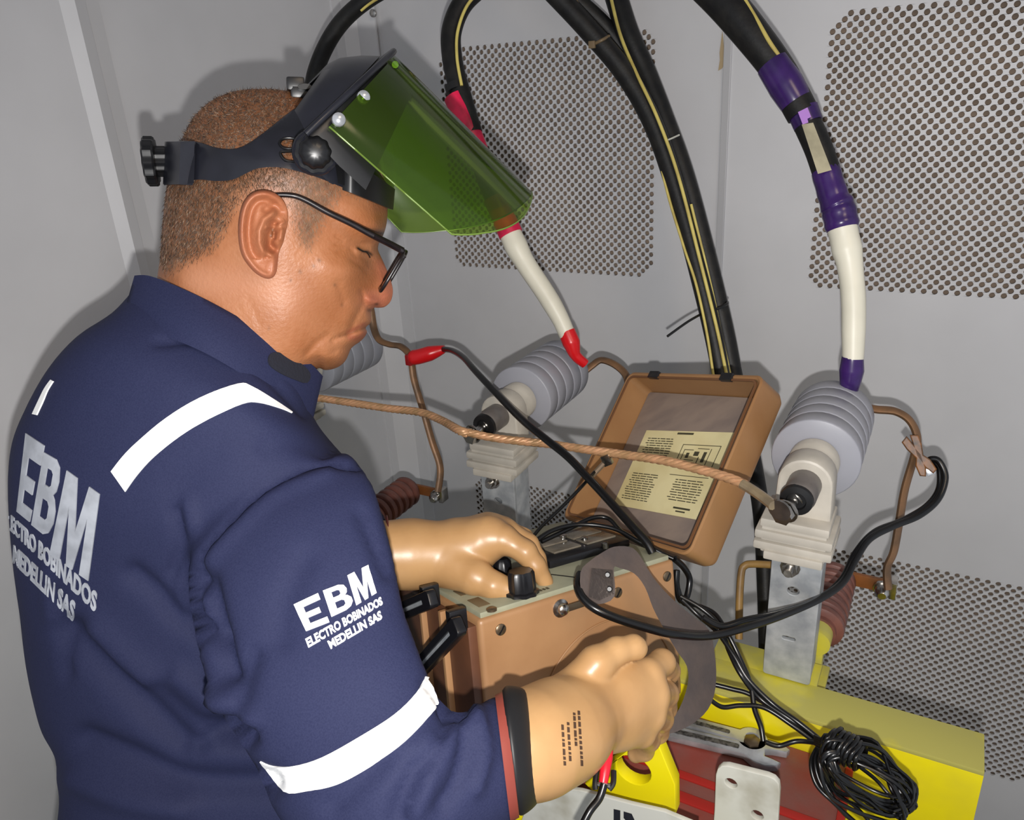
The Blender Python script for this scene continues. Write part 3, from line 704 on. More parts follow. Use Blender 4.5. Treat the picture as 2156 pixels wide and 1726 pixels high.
arcR = [(1150, -32, 1.10), (1235, 58, 1.105), (1316, 155, 1.11), (1381, 275, 1.115), (1435, 440, 1.12), (1477, 600, 1.12), (1505, 720, 1.12), (1519, 800, 1.12), (1530, 900, 1.12)]
tc = cable('power_cable', 'black cable looping over with pink tape and a white sleeve to a red boot',
      [('jacket', legL, .0145, black_m), ('jacket', arcR, [.0148, .0148, .0140, .0132, .0130, .0130], black_m),
       ('yellow_wire', [(972, 180, 1.085), (962, 120, 1.083), (965, 60, 1.083), (992, 0, 1.083), (1050, -40, 1.083)], .0022, brownyel_m),
       ('pink_tape', [(957, 203, 1.10), (972, 235, 1.10), (990, 275, 1.10), (1012, 330, 1.105)], [.0158, .0162, .015, .014], pink_m),
       ('jacket', [(1005, 320, 1.105), (1020, 370, 1.11), (1040, 420, 1.115)], .013, black_m),
       ('red_sleeve', [(1040, 415, 1.115), (1062, 462, 1.118), (1066, 470, 1.118)], .0165, mat('orange_red_sleeve', (190, 60, 24), .3)),
       ('pink_tape', [(1062, 463, 1.118), (1076, 494, 1.118)], [.0174, .0176], pink_m),
       ('white_sleeve', [(1070, 482, 1.118), (1090, 525, 1.118), (1110, 560, 1.118), (1150, 620, 1.118), (1178, 668, 1.118), (1195, 706, 1.118)], [.0155, .017, .0148, .0142, .0140, .0125, .0118], whitesl_m),
       ('red_boot', [(1193, 698, 1.118), (1203, 722, 1.118), (1212, 748, 1.12), (1232, 766, 1.125)], [.0122, .0128, .0080, .0070], red_m)])
for s, pts, r in [(0, [(958, 178, 1.10), (962, 192, 1.10)], .0155), (0, [(1378, 296, 1.13), (1440, 285, 1.13)], .0)]:
    if r: obj('tape_band', tube(cr([Q(*q) for q in pts], 3), r, 16), rubber_m, tc)
cable('power_cable', 'black cable joining the bundle from above between the loop and the straight one',
      [('jacket', [(1020, -420, 1.10), (1080, -150, 1.13), (1170, -30, 1.14), (1225, 10, 1.145), (1290, 75, 1.155), (1340, 165, 1.175), (1392, 270, 1.185), (1450, 430, 1.19), (1496, 620, 1.195), (1530, 800, 1.195)], .0125, black_m),
       ('yellow_wire', [(1212, 0, 1.12), (1252, 60, 1.115), (1290, 110, 1.115), (1340, 200, 1.115), (1362, 240, 1.115)], .0018, mat('tan_wire', (170, 140, 96), .5)),
       ])
cable('power_cable', 'straight black cable of the bundle running down behind the open lid',
      [('jacket', [(1180, -420, 1.12), (1250, -160, 1.135), (1290, -30, 1.14), (1322, 70, 1.14), (1358, 150, 1.145), (1398, 250, 1.145), (1442, 370, 1.145), (1488, 540, 1.15), (1524, 690, 1.15), (1546, 800, 1.15), (1580, 950, 1.13), (1603, 1080, 1.10), (1612, 1250, 1.09), (1616, 1410, 1.08)], [.0165, .0165, .0165, .016, .0150, .0140, .0138, .0138, .0135, .0120, .0115, .0115], black_m),
       ('yellow_wire', [(1283, -20, 1.12), (1305, 70, 1.112), (1338, 150, 1.100), (1385, 250, 1.094), (1428, 370, 1.097), (1472, 540, 1.10), (1509, 690, 1.104), (1532, 800, 1.108)], .0024, brownyel_m),
       ('yellow_wire', [(1455, 430, 1.110), (1494, 590, 1.115), (1522, 720, 1.118), (1540, 800, 1.12)], .0020, brownyel_m),
       ('yellow_wire', [(1394, 360, 1.115), (1412, 430, 1.115), (1440, 520, 1.115), (1466, 600, 1.11), (1488, 700, 1.11), (1502, 790, 1.11)], .0020, brownyel_m)])
# ties round the bundle
def tie(label, pts, r, m, tail=None):
    t = thing('cable_tie', label, 'cable tie', Q(*pts[0])); obj('loop', tube(cr([Q(*p) for p in pts], 6), r, 8), m, t)
    if tail: obj('tail', tube(cr([Q(*p) for p in tail], 6), r * .9, 8), m, t); 
    obj('lock', box(Q(*pts[0]), (r * 2.2, 0, 0), (0, r * 2.2, 0), (0, 0, r * 2.2), r * .4), m, t)
tie('black cable tie with a long loose tail on the bundle above the lid', [(1488, 655, 1.125), (1510, 650, 1.115), (1530, 640, 1.12), (1532, 636, 1.14)], .0020, rubber_m, [(1488, 655, 1.125), (1450, 676, 1.10), (1405, 708, 1.09)])
tie('thin clear tie round the upper part of the cable bundle', [(1382, 305, 1.115), (1410, 293, 1.105), (1430, 284, 1.112)], .0013, mat('clear_nylon', (190, 190, 180), .3))
tie('dark tie where the two upper cables meet', [(1248, 94, 1.10), (1268, 84, 1.09), (1282, 76, 1.10)], .0022, mat('tan_tie', (110, 92, 66), .5))
tie('small dark clip on the left edge of the cable bundle', [(1458, 558, 1.125), (1466, 560, 1.12), (1474, 562, 1.122)], .0022, rubber_m)
E_ = cable('power_cable', 'black cable with purple tape and a white sleeve to a purple boot',
      [('jacket', [(1180, -420, 1.04), (1330, -190, 1.0), (1440, -80, .97), (1520, 0, .95), (1580, 70, .94), (1640, 150, .935), (1690, 240, .93)], [.0225, .0225, .0225, .0215, .0195, .0185], black_m),
       ('yellow_wire', [(1556, -20, .93), (1592, 40, .922), (1618, 85, .918), (1640, 118, .918)], .0025, brownyel_m),
       ('purple_tape', [(1626, 134, .934), (1655, 180, .931), (1676, 215, .93)], [.0192, .0205, .0185], purple_m),
       ('purple_tape', [(1690, 232, .93), (1702, 262, .929)], [.0180, .0172], purple_m),
       ('jacket', [(1690, 240, .93), (1722, 310, .927), (1744, 375, .924)], .0160, black_m),
       ('purple_tape', [(1738, 358, .925), (1755, 415, .922), (1765, 440, .921), (1774, 482, .92)], [.0162, .0168, .0164, .0172, .0168, .0184, .0196, .0186, .0198, .0188, .0197, .0176], purple_m),
       ('white_sleeve', [(1772, 474, .92), (1782, 520, .92), (1790, 562, .92), (1797, 640, .92), (1796, 757, .925)], [.0172, .0165, .0172, .0152, .0140, .0138, .0135, .0118], whitesl_m),
       ('purple_boot', [(1795, 750, .925), (1793, 780, .93), (1790, 805, .935), (1786, 828, .945)], [.0120, .0140, .0120, .0095], purple_m)])

lab = [(1688, 262), (1712, 258), (1751, 358), (1722, 366)]
def labmap(P, h): return np.array([Q(u, v, .9105 - (v - 250) * .00003 - h) for u, v in P])
obj('marker_label', patch([lab], labmap, .0008, 20), mat('aged_label', (176, 168, 140), .6, var=.15, scale=40), E_)
obj('lilac_tape', patch([[(1680, 236), (1700, 226), (1708, 246), (1700, 250), (1702, 258), (1690, 262)]], lambda P, h: labmap(P, h + .0), .0012, 20), lilac_m, E_)

# ------------------------------------------------------------------ bare conductors, braid, rods
def bar(name, label, pts, hw, flat, m, cat='conductor', **k):
    C_ = cr([Q(*q) for q in pts], 8); g = tube(C_, hw, 8, flat=flat, **k); o = obj(name, g, m, None, 60); return tag(o, label, cat)
bar('copper_conductor', 'bent brown copper conductor from the right arrester down to the ribbed post', [(1825, 858, .975), (1848, 862, .97), (1885, 866, .965), (1915, 885, .96), (1931, 920, .955), (1925, 960, .955), (1905, 1030, .96), (1893, 1100, .965), (1882, 1160, .97), (1868, 1195, .975), (1870, 1240, .975)], .0078, .6, brownbar_m)
bar('copper_conductor', 'bent brown copper conductor leaving the middle arrester behind the lid', [(1228, 785, 1.20), (1246, 770, 1.20), (1266, 758, 1.20), (1295, 768, 1.19), (1318, 790, 1.18), (1323, 820, 1.17), (1320, 900, 1.16)], .0068, .7, brownbar_m)
bar('copper_conductor', 'long brown copper conductor beside the wall corner, held by the red clip', [(762, 590, 1.33), (780, 650, 1.33), (787, 690, 1.33), (798, 715, 1.32), (820, 725, 1.31), (845, 730, 1.30), (864, 752, 1.29), (872, 800, 1.29), (893, 870, 1.29), (910, 930, 1.29), (927, 985, 1.29), (922, 1035, 1.29)], .0066, .7, brownbar_m)
bar('bent_rod', 'thin square brown rod bent over beside the galvanised channel', [(1556, 1345, .95), (1557, 1260, .955), (1561, 1205, .96), (1568, 1191, .96), (1585, 1187, .96), (1640, 1190, .96)], .0046, .8, mat('brown_rod', (150, 116, 62), .5, scale=30, rgb2=(120, 92, 54)), 'rod')
# braided earth conductor in three spans
def braid(label, pts, r, strands=5, group=None):
    C_ = cr([Q(*q) for q in pts], 14); t = thing('braided_conductor', label, 'conductor', C_[len(C_) // 2])
    s = np.r_[0, np.cumsum(np.linalg.norm(np.diff(C_, axis=0), axis=1))]; Tn = np.gradient(C_, axis=0); Tn /= np.linalg.norm(Tn, axis=1)[:, None]
    for k in range(strands):
        P = []
        for i in range(len(C_)):
            b1 = unit(np.cross(Tn[i], (0, 0, 1.))); b2 = np.cross(b1, Tn[i]); a = s[i] / .022 * 2 * math.pi * .5 + 2 * math.pi * k / strands
            P.append(C_[i] + (b1 * math.cos(a) + b2 * math.sin(a)) * r * .55)
        obj('strand', tube(P, r * .52, 6), copper_m, t, 60)
    return t
braid('twisted copper braid from behind the collar to the middle arrester stud', [(640, 834, 1.19), (700, 842, 1.17), (760, 851, 1.15), (820, 860, 1.13), (885, 868, 1.10), (930, 885, 1.06), (965, 905, 1.00), (985, 912, .995)], .0056)
braid('twisted copper braid crossing in front of the open lid to the right arrester stud', [(968, 906, .998), (1030, 920, .99), (1090, 928, .98), (1150, 934, .97), (1240, 947, .93), (1320, 958, .90), (1400, 970, .865), (1480, 990, .83), (1540, 1008, .80), (1570, 1022, .785)], .0052)
t = thing('cable_lug', 'tinned lug at the end of the copper braid on the right stud', 'lug', Q(1610, 1050, .765))
obj('barrel', lead([(1562, 1018, .787), (1585, 1032, .778), (1608, 1048, .765), (1628, 1064, .752)], 11), mat('tinned_copper', (176, 156, 124), .35, metal=.6, scale=50, rgb2=(150, 134, 110)), t)
obj('palm', lathe(Q(1643, 1072, .753), (-.25, -1, -.15), [(0, .0115), (.0025, .0115)], 20), steel_m, t)

# ------------------------------------------------------------------ test leads and clips
def leadthing(name, label, runs, cat='lead', loc=None):
    P = [q for r in runs for q in r[1]]; t = thing(name, label, cat, Q(*runs[0][1][0]) if loc is None else loc)
    for nm, pts, r, m in runs: obj(nm, lead(pts, r), m, t, 60)
    return t
t = leadthing('test_lead', 'black test lead running from the red clip down to the tester', [
    ('wire', [(930, 735, 1.27), (952, 738, 1.23), (975, 752, 1.17), (1000, 780, 1.10), (1045, 828, 1.02), (1100, 884, .965), (1150, 925, .94), (1196, 962, .92), (1240, 1008, .90), (1290, 1062, .87), (1335, 1112, .845), (1360, 1140, .835), (1374, 1165, .83)], 6.2, lead_m)])
cl = thing('alligator_clip', 'red sleeved clip biting the copper conductor near the wall corner', 'clip', Q(868, 752, 1.27))
obj('red_sleeve', lead([(864, 753, 1.28), (880, 752, 1.275), (905, 745, 1.27), (925, 738, 1.268), (936, 734, 1.266)], 1, seg=12) if False else tube(cr([Q(*q) for q in [(864, 753, 1.28), (880, 751, 1.275), (905, 744, 1.27), (925, 738, 1.268), (938, 734, 1.266)]], 6), np.interp(np.linspace(0, 1, 25), [0, .12, .5, 1], [.0095, .0125, .0125, .005]), 14), red_m, cl)
obj('jaw', box(Q(863, 757, 1.28), (.006, 0, 0), (0, .006, 0), (0, 0, .009), .002), mat('red_dark', (150, 16, 20), .4), cl)
bc = thing('alligator_clip', 'bronze clip hanging on the copper conductor at the right', 'clip', Q(1935, 960, .95))
ax_ = unit(Q(1952, 992, .94) - Q(1914, 922, .95)); ay_ = unit(np.cross(ax_, ray(1935, 960)))
for sg in (-1, 1):
    obj('jaw', plate([[(0, .003 * sg), (.003, .0085 * sg), (.012, .0075 * sg), (.026, .003 * sg), (.034, .0075 * sg), (.046, .0085 * sg), (.048, .005 * sg), (.040, .001 * sg), (.024, -.002 * sg), (.010, .001 * sg)]], Q(1914, 920, .944), ax_, ay_, .008, .0015), brass_m, bc)
obj('spring_pin', lathe(Q(1932, 955, .938), ray(1932, 955), [(0, .005), (.016, .005)], 12), brass_m, bc)
obj('tooth_tip', box(Q(1957, 990, .94), ax_ * .006, ay_ * .005, unit(ray(1957, 990)) * .004, .001), chrome_m, bc)
leadthing('test_lead', 'twin black test lead curving from the bronze clip round to the tester', [
    ('wire', [(1948, 975, .94), (1962, 966, .935), (1978, 972, .93), (1990, 1005, .925), (1975, 1050, .92), (1935, 1085, .91), (1880, 1108, .90), (1830, 1135, .885), (1800, 1180, .865), (1775, 1225, .845), (1730, 1258, .82), (1660, 1290, .79), (1590, 1315, .765), (1500, 1338, .745), (1420, 1335, .715), (1340, 1315, .705), (1270, 1290, .70), (1232, 1265, .705), (1216, 1235, .715), (1222, 1208, .73)], 7.0, lead_m),
    ('wire', [(1955, 978, .945), (1968, 975, .94), (1978, 990, .935), (1976, 1030, .93), (1950, 1065, .92), (1900, 1095, .91), (1840, 1120, .895), (1800, 1165, .875), (1772, 1220, .855), (1720, 1262, .835), (1640, 1290, .81), (1570, 1305, .795), (1520, 1318, .79), (1480, 1300, .79)], 6.0, lead_m)])
for k, (lb, pts) in enumerate([
    ('black lead looping out from the back corner of the tester', [(1420, 1176, .835), (1440, 1195, .845), (1452, 1220, .85), (1445, 1258, .845), (1432, 1262, .835), (1424, 1230, .83), (1425, 1200, .83)]),
    ('black lead of the hanging bundle, outermost arc', [(1428, 1240, .83), (1440, 1270, .83), (1470, 1275, .83), (1505, 1292, .82), (1530, 1330, .80), (1555, 1380, .79), (1580, 1440, .775), (1588, 1490, .765), (1602, 1530, .755), (1607, 1560, .75)]),
    ('black lead of the hanging bundle, inner arc', [(1436, 1262, .82), (1470, 1295, .815), (1510, 1330, .80), (1545, 1380, .785), (1575, 1430, .775), (1625, 1480, .765), (1680, 1520, .75), (1730, 1560, .74)]),
    ('black lead of the hanging bundle, between the two arcs', [(1432, 1255, .82), (1480, 1283, .815), (1515, 1318, .805), (1535, 1370, .79), (1560, 1420, .775), (1600, 1470, .77), (1660, 1512, .755), (1720, 1552, .745)]),
    ('black lead crossing the yellow flange beside the strap', [(1500, 1440, .785), (1540, 1450, .78), (1580, 1462, .775), (1640, 1500, .765), (1690, 1535, .752), (1740, 1570, .74)]),
    ('black lead sagging below the strap across the yellow web', [(1490, 1468, .76), (1520, 1488, .762), (1560, 1485, .763), (1610, 1490, .762), (1670, 1528, .75), (1730, 1572, .74)]),
    ('short black lead from the bolt to the coiled lead', [(1612, 1562, .742), (1640, 1570, .74), (1680, 1560, .735), (1735, 1566, .735)]),
    ('black lead lying across the meter of the tester', [(1112, 1152, .83), (1160, 1118, .85), (1220, 1104, .865), (1290, 1112, .86), (1345, 1140, .845), (1400, 1168, .835)]),
    ('black lead arched behind the meter of the tester', [(1140, 1140, .845), (1200, 1112, .865), (1248, 1090, .88), (1282, 1092, .88), (1310, 1120, .86), (1360, 1150, .845), (1418, 1176, .835)]),
    ('thin black lead from the small braid lug to the tester', [(1262, 982, .93), (1225, 1024, .90), (1180, 1070, .88), (1140, 1108, .86), (1110, 1146, .835)])]):
    leadthing('test_lead', lb, [('wire', pts, 5.0 if k not in (0, 9) else (7.0, 3.6)[k == 9], lead_m)])
lg = thing('cable_lug', 'small lug and terminal screw where a thin lead meets the braid', 'lug', Q(1268, 978, .925))
obj('eye', box(Q(1278, 968, .915), (.005, 0, .003), (0, .003, 0), (-.003, 0, .006), .001), steel_m, lg)
obj('crimp', lead([(1272, 975, .918), (1256, 992, .922), (1240, 1008, .925)], 6), mat('lug_grey', (130, 112, 92), .4, metal=.4), lg)
# the coiled spare lead hanging over the beam
coil = thing('lead_coil', 'hank of coiled black test lead hanging over the yellow beam', 'lead', Q(1830, 1690, .70))
for k in range(16):
    f1 = random.uniform(.35, 1); cu_, cv_ = 1826 + random.uniform(-16, 14), 1640 + random.uniform(-14, 16); pts = []; sk = random.uniform(-.25, .25)
    for j in range(12):
        a = 2 * math.pi * j / 12 + .3; l_ = 120 * random.uniform(.86, 1.06) * (f1 ** .25); w_ = 66 * f1 * random.uniform(.75, 1.2)
        x, y = l_ * math.cos(a), w_ * math.sin(a) + sk * l_ * math.cos(a); th = math.radians(38)
        pts.append((cu_ + x * math.cos(th) - y * math.sin(th), cv_ + x * math.sin(th) + y * math.cos(th), .705 - .016 * math.sin(k * 2.1 + a)))
    obj('loop', tube(cr([Q(*p) for p in pts], 4, True), random.uniform(3.8, 4.6) * .72 / F, 6, cap=False), lead_m, coil, 60)
for k in range(3):
    obj('loop', lead([(1730, 1560, .735), (1708 + 8 * k, 1600, .72), (1718 + 10 * k, 1650, .71), (1756 + 8 * k, 1690 + 8 * k, .70), (1800, 1730, .70), (1840, 1760, .70)], 4.4), lead_m, coil, 60)
for k in range(8):
    c0 = V((1748 + 9 * k, 1556 + 5.5 * k)); dd = .708 - .002 * k; w_ = 12 + 15 * math.sin(.5 + k * .3)
    obj('wrap', tube(cr([Q(c0[0] + w_ * math.cos(a) * .55 - 8 * math.sin(a) + random.uniform(-3, 3), c0[1] - w_ * math.sin(a) * 0 + w_ * 1.25 * math.cos(a) * -.9 + random.uniform(-3, 3), dd - .014 * math.sin(a)) for a in np.linspace(0, 2 * math.pi, 9)[:-1]], 4, True), 4.8 * .7 / F, 6, cap=False), lead_m, coil, 60)
for k in range(4):
    obj('wrap', lead([(1716, 1552 + 4 * k, .728), (1752, 1566 + 5 * k, .712), (1800, 1584 + 4 * k, .705), (1836, 1606 + 3 * k, .703)], 5), lead_m, coil, 60)
# red plug clip at the bottom
rc = thing('alligator_clip', 'red sleeved clip with black jaws hanging below the near glove', 'clip', Q(1270, 1650, .60))
obj('red_sleeve', tube(cr([Q(*q) for q in [(1279, 1560, .625), (1277, 1590, .618), (1274, 1620, .610), (1270, 1648, .605)]], 6), np.interp(np.linspace(0, 1, 19), [0, .4, .6, 1], [.0048, .0052, .0044, .0034]), 12), mat('pinkish_red', (214, 26, 44), .35), rc)
for s in (-1, 1):
    obj('jaw', tube(cr([Q(1274 + s * 18, 1622, .612), Q(1272 + s * 19, 1648, .606), Q(1268 + s * 14, 1662, .604)], 5), .0022, 8), rubber_m, rc)
obj('pin', lead([(1258, 1650, .606), (1285, 1654, .604)], 5), steel_m, rc)
leadthing('test_lead', 'black lead leaving the bottom edge below the red clip', [('wire', [(1272, 1650, .604), (1262, 1680, .60), (1240, 1710, .595), (1215, 1760, .59)], 8.5, lead_m)])

# ------------------------------------------------------------------ the worker: head
HC = Q(590, 480, .70); NH = unit(CAM - HC)
_yaw = math.radians(0)
def HP(P, c):
    """points of the picture on the mid plane of the head, raised by c towards the near side"""
    P = np.atleast_2d(P); c = np.broadcast_to(np.asarray(c, float), (len(P),)); R_ = np.stack([(P[:, 0] - CX) / F, (CY - P[:, 1]) / F, -np.ones(len(P))], 1) @ M.T
    return CAM + R_ * (((HC - CAM) @ NH + c) / (R_ @ NH))[:, None]
contour = cr([(330, 600), (337, 540), (341, 480), (346, 430), (352, 385), (364, 340), (384, 290), (409, 245), (445, 212), (490, 193), (540, 187), (590, 189), (640, 199), (690, 219), (735, 250), (772, 292), (798, 345), (812, 400), (816, 440),
    (815, 462), (812, 480), (806, 497), (798, 512), (796, 526), (803, 542), (812, 562), (820, 582), (826, 602), (827, 618), (822, 635), (810, 646), (797, 648), (787, 648), (781, 656), (782, 668), (780, 680), (772, 687), (770, 692), (773, 698), (768, 709), (757, 720), (745, 728), (738, 736), (734, 746), (727, 760), (715, 771), (700, 777), (684, 779), (668, 776), (640, 800), (600, 850), (540, 870), (450, 850), (370, 780), (335, 680)], 5, True)
Wc = rbf([(590, 230, 42), (480, 250, 44), (600, 280, 62), (440, 320, 52), (540, 330, 73), (640, 330, 74), (720, 330, 64), (770, 360, 50), (390, 400, 42), (480, 420, 70), (560, 420, 77), (650, 420, 76), (720, 420, 68), (775, 430, 54), (800, 450, 40),
    (700, 470, 66), (745, 474, 62), (782, 482, 53), (802, 486, 40), (770, 516, 37), (787, 515, 25), (752, 520, 46), (762, 534, 41), (725, 515, 58), (700, 555, 68), (735, 562, 60), (757, 568, 48), (777, 570, 27), (797, 565, 14), (812, 600, 13), (792, 630, 17), (776, 620, 27), (763, 622, 36), (740, 612, 52), (700, 620, 63), (650, 600, 71),
    (600, 600, 74), (748, 662, 41), (762, 660, 34), (772, 668, 24), (722, 708, 42), (755, 698, 28), (745, 716, 30), (716, 748, 34), (690, 745, 44), (685, 690, 55), (640, 690, 65), (600, 680, 71), (625, 735, 62), (655, 762, 46), (570, 720, 67), (500, 640, 66), (450, 620, 60), (400, 560, 50), (370, 520, 38), (420, 480, 54), (375, 620, 46), (450, 720, 62), (540, 790, 62), (600, 800, 52), (500, 540, 69), (560, 520, 77), (610, 520, 77), (660, 540, 72)])
Rc = rbf([(330, 600, 60), (345, 400, 90), (450, 215, 110), (590, 190, 110), (735, 250, 90), (815, 450, 34), (806, 500, 18), (797, 526, 16), (815, 570, 18), (827, 615, 22), (800, 648, 14), (780, 660, 14), (770, 692, 12), (745, 728, 18), (715, 771, 30), (684, 779, 34), (600, 840, 60), (450, 850, 80), (335, 680, 80)])
contour_c = np.r_[contour, contour[:1]]
creases = [([(764, 642), (752, 664), (741, 688), (733, 704)], 2.4, 6), ([(768, 690), (745, 697), (722, 706), (700, 717)], 3.2, 4.5), ([(712, 596), (718, 615), (724, 634)], 1.4, 8), ([(645, 746), (665, 722), (690, 706)], 2.2, 7),
           ([(521, 628), (533, 650), (547, 682)], .4, 6), ([(738, 735), (722, 734), (705, 740)], 1.6, 7), ([(742, 548), (760, 560), (772, 572)], 1.4, 6), ([(734, 520), (744, 530), (750, 540)], 1.0, 5), ([(758, 515), (772, 512), (785, 514)], 1.5, 4), ([(762, 614), (767, 632), (775, 645)], 3.0, 5), ([(722, 505), (708, 498)], .9, 3.5), ([(722, 514), (706, 514)], .9, 3.5), ([(724, 524), (710, 530)], .9, 3.5)]
swell = [([(756, 528), (770, 529), (782, 526)], 4.0, 9), ([(772, 492), (790, 490), (804, 488)], 3.0, 9), ([(780, 632), (790, 636)], 5.0, 10), ([(806, 606), (816, 622)], 2.5, 12), ([(752, 542), (768, 550)], 1.5, 9), ([(740, 648), (728, 676)], 2.0, 14), ([(752, 704), (762, 702)], 2.0, 7), ([(690, 745), (712, 752)], 3.0, 20), ([(690, 560), (730, 575)], 2.0, 25)]
def Wh(P):
    """half width of the head at picture points, metres"""
    P = np.atleast_2d(np.asarray(P, float)); ins = inside(P, contour); d = np.where(ins, poly_dist(P, contour_c), 0)
    R_ = np.clip(Rc(P), 10, 120); x = np.clip(d / R_, 0, 1); W = np.clip(Wc(P), 6, 80) * np.sqrt(1 - (1 - x) ** 2)
    fade = np.clip(d / 6, 0, 1)
    for ln_, a, wd in creases: W = W - fade * a * np.exp(-(poly_dist(P, ln_) / wd) ** 2)
    for ln_, a, wd in swell: W = W + fade * a * np.exp(-(poly_dist(P, ln_) / wd) ** 2)
    return np.maximum(W, 0) / 1000
nt_, nr_ = 520, 84; cen = V((590, 480)); ring = resample(contour_c, nt_ + 1)[:-1]
fr = np.concatenate([np.linspace(0, .86, nr_ - 24, endpoint=False)[1:], .86 + .14 * np.sin(np.linspace(0, math.pi / 2, 25))])
G = np.concatenate([[cen]] + [cen + (ring - cen) * s for s in fr]); nF = len(G)
Wn = Wh(G); Wn[-nt_:] = 0
near = HP(G, Wn); far = HP(G[:-nt_], -Wn[:-nt_]); nK = len(fr)
def polar_faces(off, last=None, flip=False):
    fs = [[off, off + 1 + (k + 1) % nt_, off + 1 + k] for k in range(nt_)]
    for i in range(nK - 1):
        for k in range(nt_):
            a, b = off + 1 + i * nt_ + k, off + 1 + i * nt_ + (k + 1) % nt_
            if i == nK - 2 and last is not None: c, d_ = last + (k + 1) % nt_, last + k
            else: c, d_ = b + nt_, a + nt_
            fs.append([a, b, c, d_])
    return [q[::-1] for q in fs] if flip else fs
headv = np.concatenate([near, far]); headf = polar_faces(0) + polar_faces(nF, last=nF - nt_, flip=True)
P2 = np.concatenate([G, G[:-nt_]])
# ear on the near side
ear_o = cr([(555, 400), (535, 404), (519, 417), (508, 438), (502, 470), (502, 505), (508, 535), (521, 557), (538, 575), (558, 586), (573, 585), (582, 573), (585, 552), (588, 530), (596, 512), (602, 488), (607, 462), (604, 436), (592, 416), (574, 404)], 6, True)
eo_c = np.r_[ear_o, ear_o[:1]]; ec = V((556, 492))
elev = rbf([(502, 480, 20), (510, 430, 19), (535, 404, 17), (560, 402, 14), (590, 416, 9), (606, 450, 4), (604, 490, 4), (588, 535, 5), (580, 578, 8), (550, 580, 14), (512, 540, 18), (556, 492, 17), (540, 450, 17), (570, 500, 16), (580, 470, 12), (570, 540, 13), (595, 500, 9)])
def ear_h(P):
    d = poly_dist(P, eo_c); e = np.clip(elev(P), 2, 20); back = np.clip((600 - P[:, 0]) / 40, 0, 1)
    e = e + back * 3.6 * np.exp(-((d - 8) / 6.5) ** 2) - back * 3.6 * np.exp(-((d - 23) / 7) ** 2) * (P[:, 1] < 545)
    e += 4.2 * np.exp(-(poly_dist(P, [(578, 446), (556, 462), (546, 486), (546, 512), (554, 530), (568, 536)]) / 7.5) ** 2)
    e -= 10 * np.exp(-(poly_dist(P, [(576, 472), (567, 494), (567, 514), (576, 524)]) / 9) ** 2)
    e -= 4 * np.exp(-(poly_dist(P, [(560, 440), (580, 432), (590, 446)]) / 9) ** 2)
    e += 4 * np.exp(-(poly_dist(P, [(594, 486), (592, 502)]) / 6) ** 2) + 2.5 * np.exp(-(poly_dist(P, [(562, 478), (585, 474), (598, 468)]) / 4) ** 2)
    e -= 5 * np.exp(-(poly_dist(P, [(578, 490), (577, 500)]) / 4) ** 2)
    x = np.clip(d / 9, 0, 1); return (e - (1 + 3 * back) * (1 - np.sqrt(1 - (1 - x) ** 2))) / 1000
ern = resample(eo_c, 161)[:-1]; ef = np.r_[np.linspace(0, 1, 40)[1:]]
EG = np.concatenate([[ec]] + [ec + (ern - ec) * s for s in ef]); Wb = np.interp(0, [0], [0]) + Wh(EG)
sm = rbf([(x, y, float(Wh([(x, y)])[0] * 1000)) for x, y in [(500, 420), (500, 480), (505, 540), (540, 590), (590, 590), (615, 520), (620, 460), (600, 400), (550, 395), (560, 490)]])
Wb = sm(EG) / 1000
eb = HP(EG, Wb + ear_h(EG)); skirt = HP(ec + (ern - ec) * .96, sm(ec + (ern - ec) * .96) / 1000 - .006); n_e = len(EG)
earv = np.concatenate([eb, skirt]); ne_ = 160
earf = [[0, 1 + (k + 1) % ne_, 1 + k] for k in range(ne_)] + [[1 + i * ne_ + k, 1 + i * ne_ + (k + 1) % ne_, 1 + (i + 1) * ne_ + (k + 1) % ne_, 1 + (i + 1) * ne_ + k] for i in range(38) for k in range(ne_)] + [[n_e - ne_ + k, n_e - ne_ + (k + 1) % ne_, n_e + (k + 1) % ne_, n_e + k] for k in range(ne_)]
# far ear: the same shape mirrored through the mid plane
earv2 = np.concatenate([HP(EG, -(Wb + ear_h(EG))), HP(ec + (ern - ec) * .96, -(sm(ec + (ern - ec) * .96) / 1000 - .006))])

PB = np.array([*Q(420, 1500, .70)[:2], 0.0])                  # where the worker stands
person = thing('person', 'person in navy coveralls with white reflective bands, bent over the tester', 'person', PB)
head = obj('head', [(headv, headf), (earv, earf), (earv2, [q[::-1] for q in earf])], None, person, 180)
# skin and stubble colours
hairpoly = [(330, 560), (352, 570), (385, 552), (420, 535), (450, 515), (470, 480), (484, 448), (500, 420), (520, 400), (555, 392), (590, 398), (612, 420), (622, 450), (628, 480), (634, 512), (648, 520), (662, 498), (676, 462), (694, 432), (712, 412), (722, 398), (815, 420), (815, 300), (700, 150), (500, 150), (300, 250)]
NV = len(head.data.vertices); allP = np.concatenate([P2, EG, ec + (ern - ec) * .96, EG, ec + (ern - ec) * .96]); isear = np.r_[np.zeros(len(P2)), np.ones(NV - len(P2))]
def smooth_mask(P, poly, wd):
    d = poly_dist(P, np.r_[poly, [poly[0]]]); s = np.where(inside(P, poly), d, -d); return np.clip(.5 + s / (2 * wd), 0, 1)
skin = np.array(lin((168, 112, 76))[:3]); tan = np.array(lin((152, 94, 57))[:3]); pink = np.array(lin((172, 98, 74))[:3]); hairc = np.array(lin((80, 57, 40))[:3]); lip = np.array(lin((150, 82, 62))[:3])
scalp = np.array(lin((104, 66, 40))[:3]); white_ = np.array(lin((182, 128, 98))[:3])
